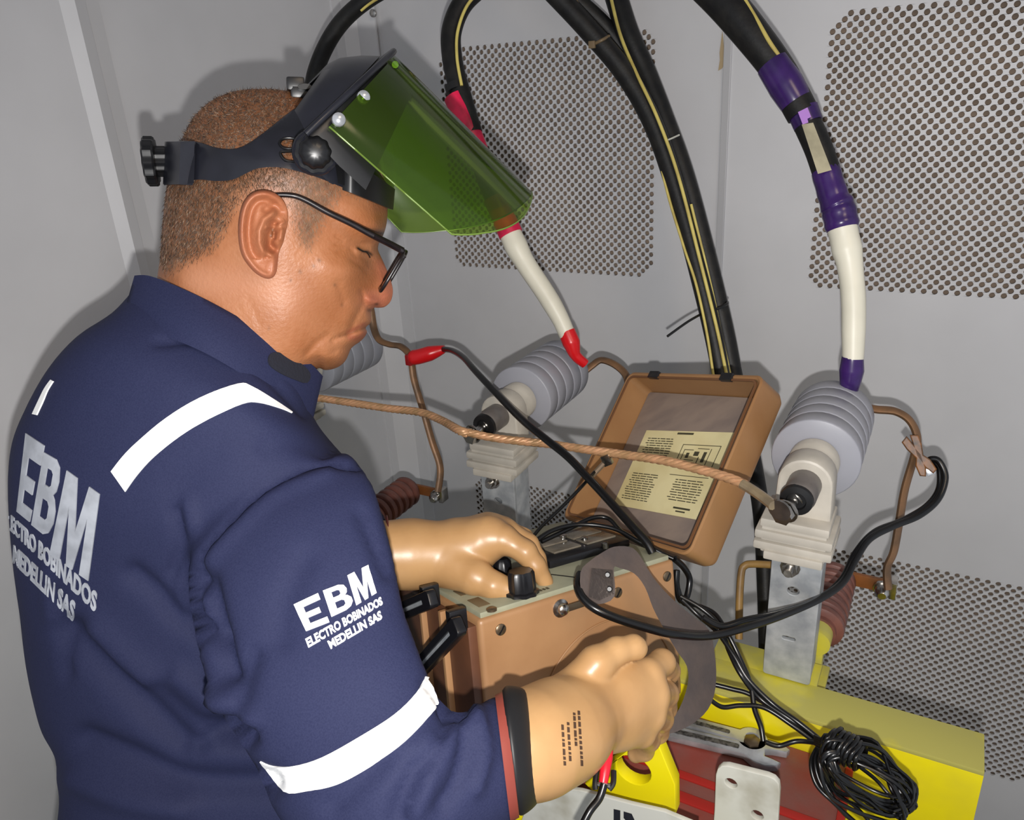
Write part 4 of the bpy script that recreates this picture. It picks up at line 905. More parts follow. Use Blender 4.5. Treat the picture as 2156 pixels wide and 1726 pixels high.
nz = np.sin(allP[:, 0] * .21 + 3 * np.sin(allP[:, 1] * .05)) * np.sin(allP[:, 1] * .17 + 2 * np.sin(allP[:, 0] * .07)); nz2 = np.sin(allP[:, 0] * .045 + 1) * np.sin(allP[:, 1] * .05)
c_ = skin + (tan - skin) * np.clip(.45 + .35 * nz2 + .15 * nz, 0, 1)[:, None]
def blend(c, col, m): return c + (col - c) * np.clip(m, 0, 1)[:, None]
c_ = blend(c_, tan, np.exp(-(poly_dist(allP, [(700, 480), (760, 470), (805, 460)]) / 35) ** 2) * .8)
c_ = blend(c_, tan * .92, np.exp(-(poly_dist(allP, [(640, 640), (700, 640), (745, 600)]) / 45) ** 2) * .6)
c_ = blend(c_, white_, np.exp(-(poly_dist(allP, [(420, 590), (520, 600), (600, 620)]) / 40) ** 2) * .6)
c_ = blend(c_, pink, np.exp(-(poly_dist(allP, [(810, 560), (822, 610), (800, 640), (785, 630)]) / 22) ** 2) * .8)
c_ = blend(c_, lip, np.exp(-(poly_dist(allP, [(767, 682), (752, 690), (735, 699)]) / 5) ** 2) * .7 + np.exp(-(poly_dist(allP, [(768, 702), (755, 711), (738, 711)]) / 7) ** 2) * .7)
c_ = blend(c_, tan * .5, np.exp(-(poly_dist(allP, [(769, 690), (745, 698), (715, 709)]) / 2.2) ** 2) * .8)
c_ = blend(c_, hairc * .6, np.exp(-(poly_dist(allP, [(774, 484), (795, 488), (808, 492)]) / 6) ** 2) * .85)           # eyebrow
c_ = blend(c_, hairc * .25, np.exp(-(poly_dist(allP, [(753, 522), (764, 529), (774, 530), (782, 536)]) / 3.2) ** 2) * .95)  # closed lid line
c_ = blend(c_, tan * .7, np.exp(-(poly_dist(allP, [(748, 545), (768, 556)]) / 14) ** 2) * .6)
for u, v, r_ in [(660, 560, 3.5), (672, 548, 4), (705, 600, 3.5), (632, 572, 4), (612, 590, 3), (720, 642, 3), (566, 690, 3)]: c_ = blend(c_, hairc, np.exp(-(np.hypot(allP[:, 0] - u, allP[:, 1] - v) / r_) ** 2) * .55)
for u, v, r_ in [(793, 632, 5), (777, 645, 5)]: c_ = blend(c_, hairc * .5, np.exp(-(np.hypot(allP[:, 0] - u, (allP[:, 1] - v - 8) * 1.6) / r_) ** 2) * .8)
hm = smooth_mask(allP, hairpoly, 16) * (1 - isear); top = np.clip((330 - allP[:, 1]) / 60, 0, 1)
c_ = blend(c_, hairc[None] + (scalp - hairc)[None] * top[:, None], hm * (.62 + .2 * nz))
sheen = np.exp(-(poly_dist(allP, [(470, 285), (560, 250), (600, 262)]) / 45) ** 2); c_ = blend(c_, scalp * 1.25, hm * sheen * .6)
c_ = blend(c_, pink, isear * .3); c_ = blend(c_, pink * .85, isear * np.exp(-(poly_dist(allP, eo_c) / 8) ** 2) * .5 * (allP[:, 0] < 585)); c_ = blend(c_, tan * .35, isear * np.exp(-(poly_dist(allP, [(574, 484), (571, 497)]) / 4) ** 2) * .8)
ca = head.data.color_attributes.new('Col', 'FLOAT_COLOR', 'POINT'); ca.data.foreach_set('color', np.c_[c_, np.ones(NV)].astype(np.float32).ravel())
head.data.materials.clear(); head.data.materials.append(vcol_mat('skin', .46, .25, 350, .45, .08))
# cropped hair: short strands lying on the scalp
pts = rng.uniform((325, 180), (830, 585), (42000, 2)); pts = pts[inside(pts, contour)]
mk = smooth_mask(pts, hairpoly, 14); pts = pts[rng.random(len(pts)) < mk * .9 * np.where(pts[:, 0] > 600, .55, 1)]
pts = pts[~inside(pts, ear_o)][:15000]
dirv = np.stack([np.where(pts[:, 0] < 500, -.25, .1) + rng.normal(0, .35, len(pts)), np.where(pts[:, 1] < 330, -.2, .9) + rng.normal(0, .3, len(pts))], 1); dirv /= np.linalg.norm(dirv, axis=1)[:, None]
L_ = rng.uniform(6, 12, len(pts)); side = np.stack([-dirv[:, 1], dirv[:, 0]], 1) * .55; w0 = Wh(pts); tip = pts + dirv * L_[:, None]
lift = np.where(w0 < .03, .003, .0016) + rng.uniform(0, .001, len(pts))
hv = np.concatenate([HP(pts - side, w0 - .0004), HP(pts + side, w0 - .0004), HP(tip, np.minimum(Wh(tip), w0 + .002) * (w0 > .012) + w0 * (w0 <= .012) * .9 + lift)]); nh = len(pts)
gap = rng.random(nh); hcol = np.where(gap[:, None] < .55, np.array(lin((50, 38, 30))[:3]), np.where(gap[:, None] < .9, np.array(lin((92, 68, 48))[:3]), np.array(lin((140, 118, 98))[:3])))
grey = np.clip((pts[:, 0] - 560) / 80, 0, 1) * (pts[:, 1] > 360); hcol = hcol + (np.array(lin((150, 124, 100))[:3]) - hcol) * (grey * .6)[:, None]
hair = obj('hair', (hv, [[k, k + nh, k + 2 * nh] for k in range(nh)]), None, person, None); hair['kind'] = 'stuff'
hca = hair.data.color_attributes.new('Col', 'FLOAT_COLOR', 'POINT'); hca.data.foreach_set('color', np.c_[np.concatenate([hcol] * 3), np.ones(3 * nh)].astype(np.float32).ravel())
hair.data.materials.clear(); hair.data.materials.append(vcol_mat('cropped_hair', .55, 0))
# lashes
obj('eyelash', [tube(HP(np.array(q), Wh(np.array(q)) + .0012), .0006, 5) for q in ([(754, 523), (764, 529), (774, 531)], [(770, 529), (776, 536), (779, 542)])], mat('lash', (24, 18, 16), .5), person)

# ------------------------------------------------------------------ the worker: coverall
def ell_ring(L, R, d, thick, n=40, p=2.3, tilt=0):
    a, b = Q(*L, d), Q(*R, d - tilt); c = (a + b) / 2; ex = (b - a) / 2; ez = unit(CAM - c); ez = unit(ez - unit(ex) * (ez @ unit(ex))); out = []
    for k in range(n):
        t_ = 2 * math.pi * k / n; x, y = math.cos(t_), math.sin(t_)
        out.append(c + ex * math.copysign(abs(x) ** (2 / p), x) + ez * thick * math.copysign(abs(y) ** (2 / p), y))
    return out
def smooth_rings(rings, n):
    R_ = np.asarray(rings); return np.stack([cr(R_[:, k], n) for k in range(R_.shape[1])], 1)
torso = loft(smooth_rings([ell_ring((300, 610), (640, 800), .70, .060), ell_ring((262, 672), (652, 872), .70, .085), ell_ring((198, 722), (705, 940), .70, .100), ell_ring((140, 792), (750, 990), .705, .108), ell_ring((96, 874), (780, 1050), .71, .112), ell_ring((68, 950), (800, 1110), .715, .115), ell_ring((58, 1055), (810, 1180), .72, .115), ell_ring((64, 1192), (800, 1290), .735, .112),
    ell_ring((88, 1402), (780, 1440), .75, .108), ell_ring((116, 1532), (775, 1540), .755, .105), ell_ring((150, 1610), (770, 1630), .755, .104), ell_ring((146, 1760), (780, 1780), .755, .108), ell_ring((110, 1960), (800, 1960), .755, .11), ell_ring((130, 2120), (790, 2120), .755, .105)], 5))
def arm_ring(A, B, d, sq=1.0, tilt=0, n=32):
    a, b = Q(*A, d - tilt), Q(*B, d + tilt); c = (a + b) / 2; ex = (b - a) / 2; ez = unit(CAM - c); ez = unit(ez - unit(ex) * (ez @ unit(ex)))
    return [c + ex * math.cos(2 * math.pi * k / n) + ez * np.linalg.norm(ex) * sq * math.sin(2 * math.pi * k / n) for k in range(n)]
near_arm = loft(smooth_rings([arm_ring((470, 1010), (735, 950), .655, .55), arm_ring((415, 1120), (790, 1035), .625, .50), arm_ring((400, 1230), (822, 1150), .600, .46), arm_ring((415, 1350), (846, 1270), .580, .45), arm_ring((455, 1480), (882, 1370), .560, .45), arm_ring((535, 1605), (915, 1450), .545, .47), arm_ring((590, 1720), (950, 1500), .535, .52), arm_ring((700, 1830), (985, 1498), .535, .60),
    arm_ring((850, 1845), (1010, 1486), .545, .72), arm_ring((985, 1790), (1022, 1476), .558, .85), arm_ring((1068, 1722), (1038, 1472), .568, .97), arm_ring((1090, 1712), (1060, 1466), .573, .97)], 5))
far_arm = loft([arm_ring((600, 1080), (700, 1000), .77, .7), arm_ring((640, 1130), (768, 1012), .82, .9), arm_ring((640, 1260), (800, 1080), .83, .9), arm_ring((740, 1280), (812, 1085), .81, .95), arm_ring((818, 1252), (812, 1084), .79, .95)])
def remeshed(geo, vox, smooth_it):
    o = obj('jacket', geo, None, None, loc=(0, 0, 0)); m_ = o.modifiers.new('r', 'REMESH'); m_.mode = 'VOXEL'; m_.voxel_size = vox
    s = o.modifiers.new('s', 'SMOOTH'); s.iterations = smooth_it; s.factor = .5
    me = bpy.data.meshes.new_from_object(o.evaluated_get(bpy.context.evaluated_depsgraph_get())); bpy.data.objects.remove(o)
    P = np.empty(len(me.vertices) * 3); me.vertices.foreach_get('co', P); N_ = np.empty(len(me.vertices) * 3); me.vertices.foreach_get('normal', N_)
    fs = [list(p.vertices) for p in me.polygons]; bpy.data.meshes.remove(me); return P.reshape(-1, 3), N_.reshape(-1, 3), fs
JP, JN, JF = remeshed([torso, near_arm, far_arm], .0055, 5)
folds = [  # (picture line, depth in mm, half width in picture units): valleys negative, ridges positive
    ([(752, 985), (690, 978), (640, 986), (560, 1030), (490, 1095), (425, 1170), (404, 1230), (402, 1290), (418, 1345)], -2.2, 7), ([(690, 994), (580, 1040), (505, 1105), (440, 1180), (420, 1260)], 1.8, 14),
    ([(425, 1220), (440, 1290), (455, 1350), (470, 1420)], -7, 26), ([(370, 1080), (380, 1150), (360, 1210)], -2.5, 14), ([(395, 1060), (405, 1110)], 2, 14),
    ([(280, 1210), (330, 1250), (370, 1300), (440, 1340)], -3.5, 22), ([(150, 1330), (220, 1400), (300, 1480), (380, 1560)], -5, 30), ([(200, 1330), (270, 1400), (350, 1450), (420, 1500)], 3.5, 30), ([(340, 1450), (430, 1520), (510, 1545)], -4, 24), ([(380, 1420), (450, 1470), (520, 1520)], 3, 22),
    ([(180, 1560), (280, 1600), (380, 1640), (470, 1650), (560, 1650)], -5, 30), ([(160, 1640), (260, 1680), (380, 1700)], 3.5, 30), ([(420, 1570), (470, 1545), (520, 1560)], -3, 16), ([(700, 1700), (760, 1640), (800, 1600)], -2, 26),
    ([(940, 1500), (930, 1540), (905, 1600)], -4, 16), ([(975, 1500), (985, 1560), (965, 1640), (930, 1700)], -3, 18), ([(1000, 1500), (1020, 1580), (1000, 1660)], 2.5, 16), ([(880, 1620), (850, 1680), (840, 1720)], -3, 24), ([(915, 1560), (900, 1640), (870, 1710)], 2.5, 20),
    ([(935, 1480), (900, 1440)], -2, 14), ([(640, 1180), (600, 1260), (590, 1340)], -1.6, 30), ([(760, 1080), (790, 1150), (815, 1210)], -2, 14), ([(500, 900), (430, 960), (380, 1030)], -1.0, 40), ([(110, 1240), (130, 1330), (140, 1420)], -2, 14), ([(100, 1200), (110, 1300)], 1.5, 16), ([(330, 720), (450, 720), (560, 790), (640, 870)], -1.6, 10), ([(560, 940), (620, 930), (680, 950)], -1.5, 24), ([(530, 1380), (500, 1480), (480, 1560)], -2.5, 22)]
pj = pix(JP); facing = (JN * (CAM - JP)).sum(1) > 0; dsp = np.zeros(len(JP))
for ln_, a, wd in folds: dsp += 2.3 * a / 1000 * np.exp(-(poly_dist(pj[:, :2], cr(ln_, 4)) / wd) ** 2)
X_ = JP * 30; wr = np.sin(X_[:, 0] * 1.3 + 2 * np.sin(X_[:, 2] * .7)) * np.sin(X_[:, 2] * .9 + 1.5 * np.sin(X_[:, 1])) * .0008
JP2 = JP + JN * ((dsp * facing) + wr)[:, None]
navy_m = mat('navy_twill', (41, 45, 74), .75, scale=900, rgb2=(35, 39, 68), bump=.12, bscale=700, spec=.2)
jacket = obj('coverall_top', (JP2, JF), navy_m, person, 180)
jb = bvh_of(jacket); jmap = ray_map(jb)
# collar: a standing band round the neck
ct = resample(cr([(283, 580), (312, 580), (360, 597), (420, 624), (480, 655), (545, 692), (610, 733), (655, 766), (680, 792)], 6), 50)
cb_ = resample(cr([(258, 668), (300, 690), (360, 712), (430, 742), (500, 782), (560, 822), (610, 856), (640, 880), (657, 893)], 6), 50)
tt = np.linspace(0, 1, 50); rows = []
for f_ in np.linspace(0, 1, 9):
    P_ = ct * (1 - f_) + cb_ * f_; hgt = np.sin(math.pi * np.clip(tt * .92 + .04, 0, 1)) ** .55 * (.066 + .030 * f_) + .004 * math.sin(f_ * math.pi)
    rows.append((P_, hgt))
g1 = np.array([HP(P_, hgt) for P_, hgt in rows]); g2 = np.array([HP(P_ * .97 + np.array([480, 720]) * .03, hgt - .004) for P_, hgt in rows])
g1f = np.array([HP(P_, -hgt * .95) for P_, hgt in rows]); g2f = np.array([HP(P_ * .97 + np.array([480, 720]) * .03, -hgt * .95 + .004) for P_, hgt in rows])
outer = np.concatenate([g1, g1f[:, ::-1]], 1); inner_ = np.concatenate([g2, g2f[:, ::-1]], 1); nc = outer.shape[1]
def sheet_faces(r, c, off, flip): 
    fs = [[off + i * c + k, off + i * c + k + 1, off + (i + 1) * c + k + 1, off + (i + 1) * c + k] for i in range(r - 1) for k in range(c - 1)]
    return [q[::-1] for q in fs] if flip else fs
kO = 9 * nc; cf = sheet_faces(9, nc, 0, False) + sheet_faces(9, nc, kO, True) + [[k, kO + k, kO + k + 1, k + 1] for k in range(nc - 1)] + [[8 * nc + k, 8 * nc + k + 1, kO + 8 * nc + k + 1, kO + 8 * nc + k] for k in range(nc - 1)] + [[i * nc, (i + 1) * nc, kO + (i + 1) * nc, kO + i * nc] for i in range(8)] + [[i * nc + nc - 1, kO + i * nc + nc - 1, kO + (i + 1) * nc + nc - 1, (i + 1) * nc + nc - 1] for i in range(8)]
collar = obj('collar', (np.concatenate([outer.reshape(-1, 3), inner_.reshape(-1, 3)]), cf), navy_m, person, 60)
cmap = ray_map(bvh_of(collar))
obj('hook_tab', patch([cr([(566, 748), (582, 742), (610, 752), (640, 772), (652, 790), (644, 806), (622, 800), (590, 786), (566, 768)], 3, True).tolist()], cmap, .0012, 14), mat('hook_tape', (24, 26, 38), .9, bump=.4, bscale=400), collar)
# reflective bands
refl_m = mat('reflective_band', (252, 252, 250), .45)
silver_m = mat('silver_print', (176, 180, 188), .4, var=.12, scale=60)
stripes = [([(235, 992), (260, 960), (290, 930), (350, 880), (420, 838), (500, 809), (530, 815), (580, 845), (614, 868)], [(265, 1035), (290, 1000), (325, 962), (380, 918), (440, 882), (510, 851), (545, 848), (590, 860), (614, 870)]),
           ([(549, 1602), (575, 1612), (620, 1612), (680, 1594), (760, 1550), (830, 1505), (875, 1460), (899, 1416)], [(560, 1618), (600, 1666), (650, 1664), (710, 1650), (775, 1616), (840, 1572), (890, 1524), (923, 1482)]),
           ([(109, 800), (96, 818), (84, 842), (70, 872)], [(114, 803), (102, 822), (92, 846), (79, 874)])]
for a, b in stripes:
    pl = np.concatenate([cr(a, 4), cr(b, 4)[::-1]]); obj('reflective_band', patch([pl.tolist()], jmap, .0012, 10), refl_m, person)
# lettering on the back and the sleeve
def glyph(strokes, quad): 
    H = homog([(0, 1), (1, 1), (1, 0), (0, 0)], quad); return [H(np.array(s, float)).tolist() for s in strokes]
gE = [[(0, 0), (1, 0), (1, .2), (.30, .2), (.30, .41), (.85, .41), (.85, .59), (.30, .59), (.30, .8), (1, .8), (1, 1), (0, 1)]]
gB = [[(0, 0), (.62, 0), (.86, .06), (1, .2), (1, .36), (.88, .49), (.78, .53), (.9, .6), (.95, .74), (.88, .92), (.66, 1), (0, 1)], [(.30, .17), (.30, .42), (.58, .42), (.68, .37), (.68, .22), (.58, .17)], [(.30, .6), (.30, .83), (.54, .83), (.63, .79), (.63, .64), (.54, .6)]]
gM = [[(0, 0), (.24, 0), (.24, .62), (.42, 0), (.58, 0), (.76, .62), (.76, 0), (1, 0), (1, 1), (.68, 1), (.5, .38), (.32, 1), (0, 1)]]
def letters(name, quads, m, th):
    for g, q in zip((gE, gB, gM), quads): obj(name, patch(glyph(g, q), jmap, th, 8), m, person)
letters('back_letter', [[(56, 912), (95, 938), (64, 1098), (37, 1076)], [(94, 952), (134, 975), (108, 1136), (68, 1104)], [(142, 990), (211, 1040), (187, 1222), (106, 1166)]], silver_m, .0010)
letters('sleeve_letter', [[(620, 1273), (670, 1249), (694, 1310), (645, 1329)], [(680, 1244), (727, 1226), (747, 1276), (698, 1299)], [(731, 1212), (774, 1190), (792, 1249), (750, 1275)]], refl_m, .0012)
for nm, s, q, m_, bo in [('back_line', 'ELECTRO BOBINADOS', [(10, 1070), (206, 1248), (202, 1290), (10, 1104)], silver_m, .03), ('back_line', 'MEDELLIN SAS', [(30, 1146), (160, 1268), (156, 1310), (28, 1184)], silver_m, .03),
                         ('sleeve_line', 'ELECTRO BOBINADOS', [(643, 1345), (801, 1256), (806, 1273), (650, 1364)], refl_m, .035), ('sleeve_line', 'MEDELLIN SAS', [(689, 1350), (800, 1285), (805, 1303), (697, 1367)], refl_m, .035)]:
    obj(nm, text_on(s, q, jmap, .0008, bo, 8), m_, person)
# lower half: trousers and boots
hipc = np.array(torso[0].reshape(-1, 40, 3)[-1].mean(0)); hx = unit(V((*(torso[0].reshape(-1, 40, 3)[-1][0] - torso[0].reshape(-1, 40, 3)[-1][20])[:2], 0))); hy = unit(np.cross((0, 0, 1.), hx))
leg_p = []
for s in (-1, 1):
    a = hipc + hy * .085 * s; a[2] = hipc[2] + .03; k_ = a.copy(); k_[2] = .50; k_ += hx * .03; f_ = a.copy(); f_[2] = .10
    leg_p += [(a, k_, .105, .078), (k_, f_, .078, .062)]
    bo = [f_ + V((0, 0, -.05)), f_ + hx * .16 + V((0, 0, -.065))]
    obj('boot', nets(capsule_field([(f_ + V((0, 0, .08)), bo[0] + V((0, 0, .0)), .052, .050), (bo[0], bo[1], .050, .035)], .02), f_ - .25, f_ + .28, .008), mat('boot_leather', (40, 32, 28), .5), person, 180)
lo__ = np.minimum.reduce([p[0] for p in leg_p] + [p[1] for p in leg_p]) - .14; hi__ = np.maximum.reduce([p[0] for p in leg_p] + [p[1] for p in leg_p]) + .14
obj('coverall_legs', nets(capsule_field(leg_p, .03), lo__, hi__, .012), navy_m, person, 180)

# ------------------------------------------------------------------ gloved hands
glove_m = mat('latex_glove', (182, 142, 96), .36, scale=16, rgb2=(168, 128, 84), bump=.10, bscale=60, spec=.5)
def hand(palm, fingers, k, kf, h, label):
    prims = palm + [q for f_ in fingers for q in f_]
    lo = np.minimum.reduce([np.minimum(a - ra, b - rb) for a, b, ra, rb in prims]) - .012; hi = np.maximum.reduce([np.maximum(a + ra, b + rb) for a, b, ra, rb in prims]) + .012
    def field(X):
        acc = capsule_field(palm, k)(X)
        for f_ in fingers:
            d = capsule_field(f_, .004)(X); t_ = np.clip(.5 + .5 * (acc - d) / kf, 0, 1); acc = acc * (1 - t_) + d * t_ - kf * t_ * (1 - t_)
        return acc
    P, fs = nets(field, lo, hi, h); o = obj('glove', (P, fs), glove_m, person, 180); o['label'] = label; return o
palm_n = chain((1088, 1582, .578, 100), (1130, 1562, .592, 104), (1185, 1534, .615, 99), (1235, 1504, .635, 80)) \
    + chain((1225, 1474, .640, 62), (1300, 1436, .658, 44), (1364, 1418, .664, 32)) + chain((1230, 1492, .637, 59), (1305, 1462, .650, 46), (1378, 1462, .660, 32)) + chain((1228, 1512, .636, 57), (1300, 1494, .650, 46), (1370, 1506, .661, 31)) + chain((1220, 1532, .636, 54), (1290, 1526, .653, 45), (1350, 1544, .666, 29))
fing_n = [chain((1364, 1418, .664, 31), (1394, 1394, .684, 27), (1408, 1412, .712, 23), (1396, 1442, .728, 19)), chain((1378, 1462, .660, 31), (1402, 1460, .690, 26), (1402, 1490, .716, 22), (1384, 1514, .728, 19)),
          chain((1370, 1506, .661, 30), (1392, 1512, .690, 25), (1386, 1542, .714, 21), (1366, 1556, .722, 18)), chain((1350, 1544, .666, 28), (1366, 1556, .692, 23), (1356, 1580, .710, 20), (1338, 1588, .716, 17)),
          chain((1205, 1458, .634, 48), (1256, 1398, .638, 38), (1298, 1370, .646, 28), (1334, 1362, .652, 25), (1340, 1364, .653, 23))]
gl_n = hand(palm_n, fing_n, .014, .0030, .0020, 'near glove, knuckles bent over the front of the tester')
palm_f = chain((800, 1168, .775, 72), (870, 1166, .782, 68), (935, 1166, .785, 60), (985, 1160, .785, 58)) \
    + chain((975, 1150, .785, 52), (1030, 1132, .778, 40), (1062, 1136, .770, 28)) + chain((975, 1145, .800, 50), (1030, 1122, .80, 36), (1066, 1120, .798, 26)) + chain((970, 1145, .815, 46), (1030, 1118, .822, 32), (1062, 1114, .822, 23)) + chain((965, 1150, .83, 40), (1028, 1120, .842, 26), (1050, 1116, .842, 20))
fing_f = [chain((1062, 1136, .770, 28), (1106, 1162, .765, 24), (1128, 1192, .765, 21), (1148, 1224, .768, 17)), chain((1066, 1120, .798, 26), (1112, 1146, .792, 22), (1130, 1176, .788, 19), (1140, 1202, .785, 16)), chain((1062, 1114, .822, 23), (1102, 1132, .818, 20), (1122, 1160, .812, 17), (1130, 1185, .808, 15)), chain((1050, 1116, .842, 20), (1086, 1130, .838, 17), (1100, 1152, .833, 15)), chain((955, 1190, .772, 52), (1000, 1214, .758, 38), (1038, 1232, .750, 29), (1076, 1242, .750, 25))]
gl_f = hand(palm_f, fing_f, .014, .004, .0020, 'far glove pinching the black selector knob')
# cuffs of the near sleeve: red rim of the glove, black band, and the far rim
def cuff(P0, P1, th, m, nm, r0, n=40):
    obj(nm, loft(smooth_rings([arm_ring(*a) for a in P0], 4)), m, person, 60)
cuff([((1073, 1716), (1043, 1470), .568, .97), ((1082, 1712), (1054, 1464), .5705, .97), ((1092, 1706), (1064, 1459), .573, .97)], 0, 0, mat('red_glove_rim', (132, 60, 50), .45), 'glove_rim', 0)
cuff([((1088, 1700), (1058, 1460), .572, .95), ((1098, 1702), (1068, 1450), .5745, .97), ((1118, 1690), (1092, 1452), .580, .97), ((1132, 1676), (1108, 1460), .584, .95), ((1133, 1664), (1109, 1470), .5845, .93)], 0, 0, mat('black_cuff', (22, 22, 24), .5), 'cuff_band', 0)
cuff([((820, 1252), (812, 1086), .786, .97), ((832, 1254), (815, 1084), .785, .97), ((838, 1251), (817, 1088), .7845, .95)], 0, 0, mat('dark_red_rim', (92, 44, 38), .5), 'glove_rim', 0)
# printed marks on the near glove
gmap = ray_map(bvh_of(gl_n)); marks = []
for k, x in enumerate((1180, 1192, 1206, 1216)):
    y = (1525, 1520, 1500, 1496)[k]
    while y < (1622, 1600, 1580, 1612)[k] - 8:
        hh = random.uniform(5, 14); dx = (y - 1500) * .06; marks.append([(x + dx, y), (x + 5 + dx, y + 1), (x + 5.5 + dx, y + hh), (x + .5 + dx, y + hh)]); y += hh + random.uniform(1.5, 4)
o = obj('glove_print', [patch([q], gmap, .0004, 99) for q in marks], mat('print_brown', (70, 48, 32), .6), gl_n, None); o['kind'] = 'stuff'

# ------------------------------------------------------------------ glasses
t = thing('eyeglasses', 'dark framed eyeglasses worn low on the nose', 'glasses', HP([(848, 530)], 0)[0])
frame_m = mat('dark_frame', (30, 24, 26), .3, var=.3, scale=120); lens_m = tint_mat('clear_lens', (.93, .95, .96), .05, .10)
for s in (1, -1):
    Pg = cr([(560, 420), (575, 412), (590, 410), (618, 412), (645, 422), (690, 447), (740, 471), (784, 495), (820, 513), (848, 528)], 6); cg = np.interp(Pg[:, 0], [560, 620, 700, 848], [.080, .081, .078, .068]) * s
    obj('temple_arm', tube(HP(Pg, cg), np.interp(np.linspace(0, 1, len(Pg)), [0, .5, 1], [.0017, .0024, .0030]), 8), frame_m, t, 60)
for s in (1, -1): obj('end_piece', tube(HP([(786, 496), (806, 506), (828, 517), (849, 529)], np.array([.072, .071, .070, .067]) * s), .0034, 8, flat=.7), frame_m, t, 60)
rim = rrect(-.024, -.040, .024, 0.0, .012, 6); ln_dir = unit(HP([(800, 611)], 0)[0] - HP([(848, 529)], 0)[0]); N2 = unit(NH + unit(HP([(700, 480)], 0)[0] - HP([(600, 480)], 0)[0]) * -.10)
for s in (1, -1):
    c0 = HP([(848 + (0 if s > 0 else 6), 529 + (0 if s > 0 else 0))], .036 * s)[0]
    q = np.array([c0 + N2 * x - ln_dir * y for x, y in rim]); rm = obj('lens_rim', tube(np.r_[q, q[:2]], .0017, 8, cap=False), frame_m, t, 60)
    obj('lens', (np.concatenate([q - np.cross(N2, ln_dir) * .0005, q + np.cross(N2, ln_dir) * .0005]), [list(range(len(q))), list(range(2 * len(q) - 1, len(q) - 1, -1))]), lens_m, t, None)
obj('bridge', tube(cr([HP([(848, 540)], .013)[0], HP([(846, 534)], .0)[0], HP([(852, 540)], -.013)[0]], 5), .0018, 8), frame_m, t)

# ------------------------------------------------------------------ face shield
t = shield = thing('face_shield', 'black ratchet headgear with a raised green face shield visor', 'face shield', HP([(590, 330)], 0)[0])
gear_m = mat('gear_plastic', (34, 35, 43), .30, bump=.03, bscale=60, var=.2, scale=30); gear2_m = mat('gear_dark', (18, 18, 20), .35)
def bandmap(P, h): return HP(P, Wh(P) + .0035 + h)
def clipc(pl): return pl
bt = cr([(352, 300), (385, 296), (420, 300), (455, 311), (490, 314), (520, 304), (560, 276), (600, 244), (625, 228), (660, 232), (700, 262), (740, 300), (790, 352), (826, 404)], 5)
bb = cr([(345, 386), (385, 382), (420, 378), (455, 381), (490, 378), (520, 364), (545, 354), (585, 352), (625, 360), (670, 374), (720, 394), (770, 414), (800, 428), (824, 440)], 5)
slots_ = [cr([(588, 302), (598, 292), (618, 292), (626, 300), (622, 312), (600, 313)], 3, True).tolist(), cr([(590, 322), (604, 319), (622, 320), (628, 329), (620, 340), (600, 337)], 3, True).tolist()]
obj('headband', patch([np.concatenate([bt, bb[::-1]]).tolist()] + slots_, bandmap, .0025, 12), gear_m, t, 50)
obj('headband', patch([np.concatenate([bt, bb[::-1]]).tolist()], lambda P, h: HP(P, -(Wh(P) + .0035 + h)), .0025, 14), gear_m, t, 50)
for s_ in slots_:
    q = np.array(s_); obj('slot_rim', tube(bandmap(np.r_[q, q[:2]], .003), .0011, 6, cap=False), gear2_m, t, 60)
# brow band across the forehead, with thickness past the profile
bw = []
for a in np.linspace(-1, 1, 41):
    cc = .082 * math.sin(a * math.pi / 2); fq = 1 - math.cos(a * math.pi / 2)
    tp = V((832, 398)) * (1 - fq) + V((735, 330)) * fq; bm_ = V((828, 442)) * (1 - fq) + V((735, 404)) * fq
    ip = tp + V((-14, -2)); ib = bm_ + V((-14, -4)); bw.append([HP([tp], cc)[0], HP([bm_], cc)[0], HP([ib], cc * .95)[0], HP([ip], cc * .95)[0]])
obj('brow_band', loft(bw), gear2_m, t, 50)
# ratchet housing and knob behind the head
rh = []
for a in np.linspace(-1, 1, 25):
    cc = .050 * a; dx = 34 * a * a
    rh.append([HP([(346 + dx, 298)], cc)[0], HP([(343 + dx, 388)], cc)[0], HP([(372 + dx, 390)], cc * .9)[0], HP([(376 + dx, 297)], cc * .9)[0]])
obj('ratchet_housing', loft(rh), gear_m, t, 50)
for s in (1, -1): obj('strap_keeper', patch([cr([(352, 298), (412, 299), (410, 338), (408, 386), (345, 390), (346, 340)], 1, True).tolist()], (lambda P, h: bandmap(P, h + .0025)) if s > 0 else (lambda P, h: HP(P, -(Wh(P) + .006 + h))), .004, 12), gear_m, t, 50)
kx = unit(HP([(300, 337)], 0)[0] - HP([(360, 337)], 0)[0]); kc = HP([(350, 340)], 0)[0]
obj('ratchet_knob', lathe(kc, kx, [(-.003, .012), (.007, .012), (.0075, .0185), (.009, .0195), (.0155, .0195), (.017, .018), (.017, .006)], 60, lobes=12, lobe_amp=.05), gear2_m, t, 30)
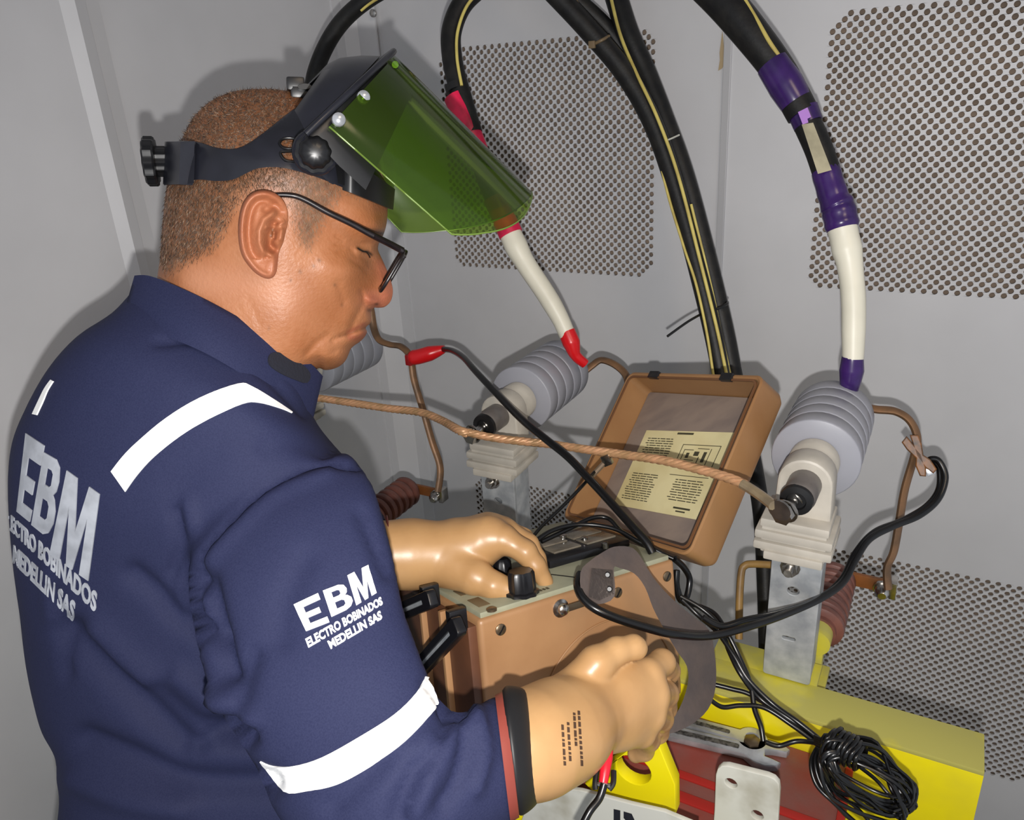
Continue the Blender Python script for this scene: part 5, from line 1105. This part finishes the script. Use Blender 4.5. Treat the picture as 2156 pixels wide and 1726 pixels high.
# crown guard and visor carrier: U-shaped shells across the forehead
FN, FT = V((828, 112)), V((1118, 402))
def U(front, end_n, end_f, cw, a):
    fq = 1 - math.cos(a * math.pi / 2); e = end_n if a > 0 else end_f
    return HP([V(front) * (1 - fq) + V(e) * fq], cw * math.sin(a * math.pi / 2))[0]
aa = np.linspace(-1, 1, 49)
def shell(levels, th):
    """levels: (front, near end, far end, half width)"""
    O = np.array([[U(f_, n1, f2, cw, a) for a in aa] for f_, n1, f2, cw in levels]); I_ = np.array([[U(V(f_) * (1 - th) + V((700, 330)) * th, V(n1) , f2, cw - .003, a) for a in aa] for f_, n1, f2, cw in levels])
    r, c = O.shape[:2]; k = r * c; fs = sheet_faces(r, c, 0, False) + sheet_faces(r, c, k, True)
    fs += [[j, k + j, k + j + 1, j + 1] for j in range(c - 1)] + [[(r - 1) * c + j, (r - 1) * c + j + 1, k + (r - 1) * c + j + 1, k + (r - 1) * c + j] for j in range(c - 1)]
    fs += [[i * c, (i + 1) * c, k + (i + 1) * c, k + i * c] for i in range(r - 1)] + [[i * c + c - 1, k + i * c + c - 1, k + (i + 1) * c + c - 1, (i + 1) * c + c - 1] for i in range(r - 1)]
    return np.concatenate([O.reshape(-1, 3), I_.reshape(-1, 3)]), fs
obj('crown_guard', shell([((690, 134), (620, 232), (600, 226), .074), ((715, 122), (628, 246), (606, 240), .084), ((760, 117), (638, 266), (612, 258), .092), ((800, 118), (646, 284), (616, 274), .098)], .03), gear_m, t, 60)
obj('visor_carrier', shell([((829, 110), (646, 282), (612, 268), .099), ((812, 128), (650, 284), (616, 270), .100), ((822, 136), (664, 296), (630, 282), .100), ((850, 170), (715, 350), (672, 336), .097), ((868, 196), (770, 400), (720, 384), .092)], .02), gear2_m, t, 60)
obj('carrier_lip', tube(np.array([U((829, 108), (644, 282), (610, 268), .1025, a) for a in aa]), .0028, 8), gear_m, t, 60)
obj('carrier_arm', patch([cr([(650, 282), (700, 290), (720, 330), (722, 372), (700, 388), (668, 360), (640, 348), (628, 325), (634, 298)], 4, True).tolist()], lambda P, h: HP(P, .088 - (P[:, 0] - 660) * .00022 + h), .004, 20), gear_m, t, 50)
pv = HP([(663, 322)], .092)[0]
pk = obj('pivot_knob', lathe(pv, NH, [(0, .0150), (.003, .0150), (.004, .0125), (.008, .0120), (.011, .009), (.0125, .004)], 48, lobes=10, lobe_amp=.04), gear2_m, t, 40)
obj('pivot_ring', lathe(pv - NH * .001, NH, [(0, .0172), (.003, .0176), (.0045, .0165), (.003, .015)], 40), gear_m, t, 50)
obj('side_clip', patch([[(706, 348), (734, 344), (732, 392), (712, 386)]], lambda P, h: HP(P, .081 - (P[:, 0] - 700) * .0003 + h), .006, 40), gear2_m, t)
for u, v in [(622, 180), (630, 196)]: obj('crown_buckle', box(HP([(u, v)], .004)[0], unit(kx) * .0075, NH * .012, np.cross(unit(kx), NH) * .0055, .002), gear2_m, t)
obj('crown_strap', tube(np.array([HP([(640, 190)], 0)[0] + NH * x + np.cross(kx, NH) * 0 for x in np.linspace(-.02, .02, 5)]), .006, 8, flat=.4), gear2_m, t)
# the visor sheet
visor_m = tint_mat('green_visor', (.30, .46, .06), .10, .035, .10, (.14, .26, .02))
def vpos(tq, a, lift=0.0):
    ab_ = abs(a); te = tq * (1.0 + .03 * math.sin(min(ab_ * 1.2, 1) * math.pi)) if ab_ < 1 else tq
    rnd = max(0, (ab_ - .35) / .65) ** 2.6 * .24; te = te * (1 - rnd * tq ** 3)
    f_ = FN + (FT - FN) * te; en = V((688, 262)) + (V((1034, 566)) - V((688, 262))) * te; ef = V((640, 268)) + (V((910, 558)) - V((640, 268))) * te
    return U(f_, en, ef, .1035 + lift, a)
tq_ = np.linspace(.015, 1, 40); O = np.array([[vpos(x, a) for a in aa] for x in tq_])
visor = obj('visor', (O.reshape(-1, 3), sheet_faces(40, 49, 0, False)), visor_m, t, 180); visor['label'] = 'transparent green visor sheet'
edge = np.concatenate([[O[i, -1] for i in range(0, 40)], O[-1, ::-1], [O[i, 0] for i in range(39, -1, -1)]])
obj('visor_edge', tube(edge, .0008, 6), mat('visor_edge', (96, 120, 48), .25), t, 60)
for u, v, a in [(765, 205, .62), (713, 252, .93)]:
    c0 = HP([(u, v)], .1045 * math.sin(a * math.pi / 2) + .001)[0]; obj('visor_screw', lathe(c0, NH, [(0, .0055), (.003, .005), (.0045, .003)], 16), chrome_m, t)
c0 = U(FN + V((6, 22)), V((700, 270)), V((650, 270)), .106, .1); obj('visor_screw', lathe(c0, unit(ray(900, 100)) * -1, [(0, .004), (.003, .003)], 12), chrome_m, t)
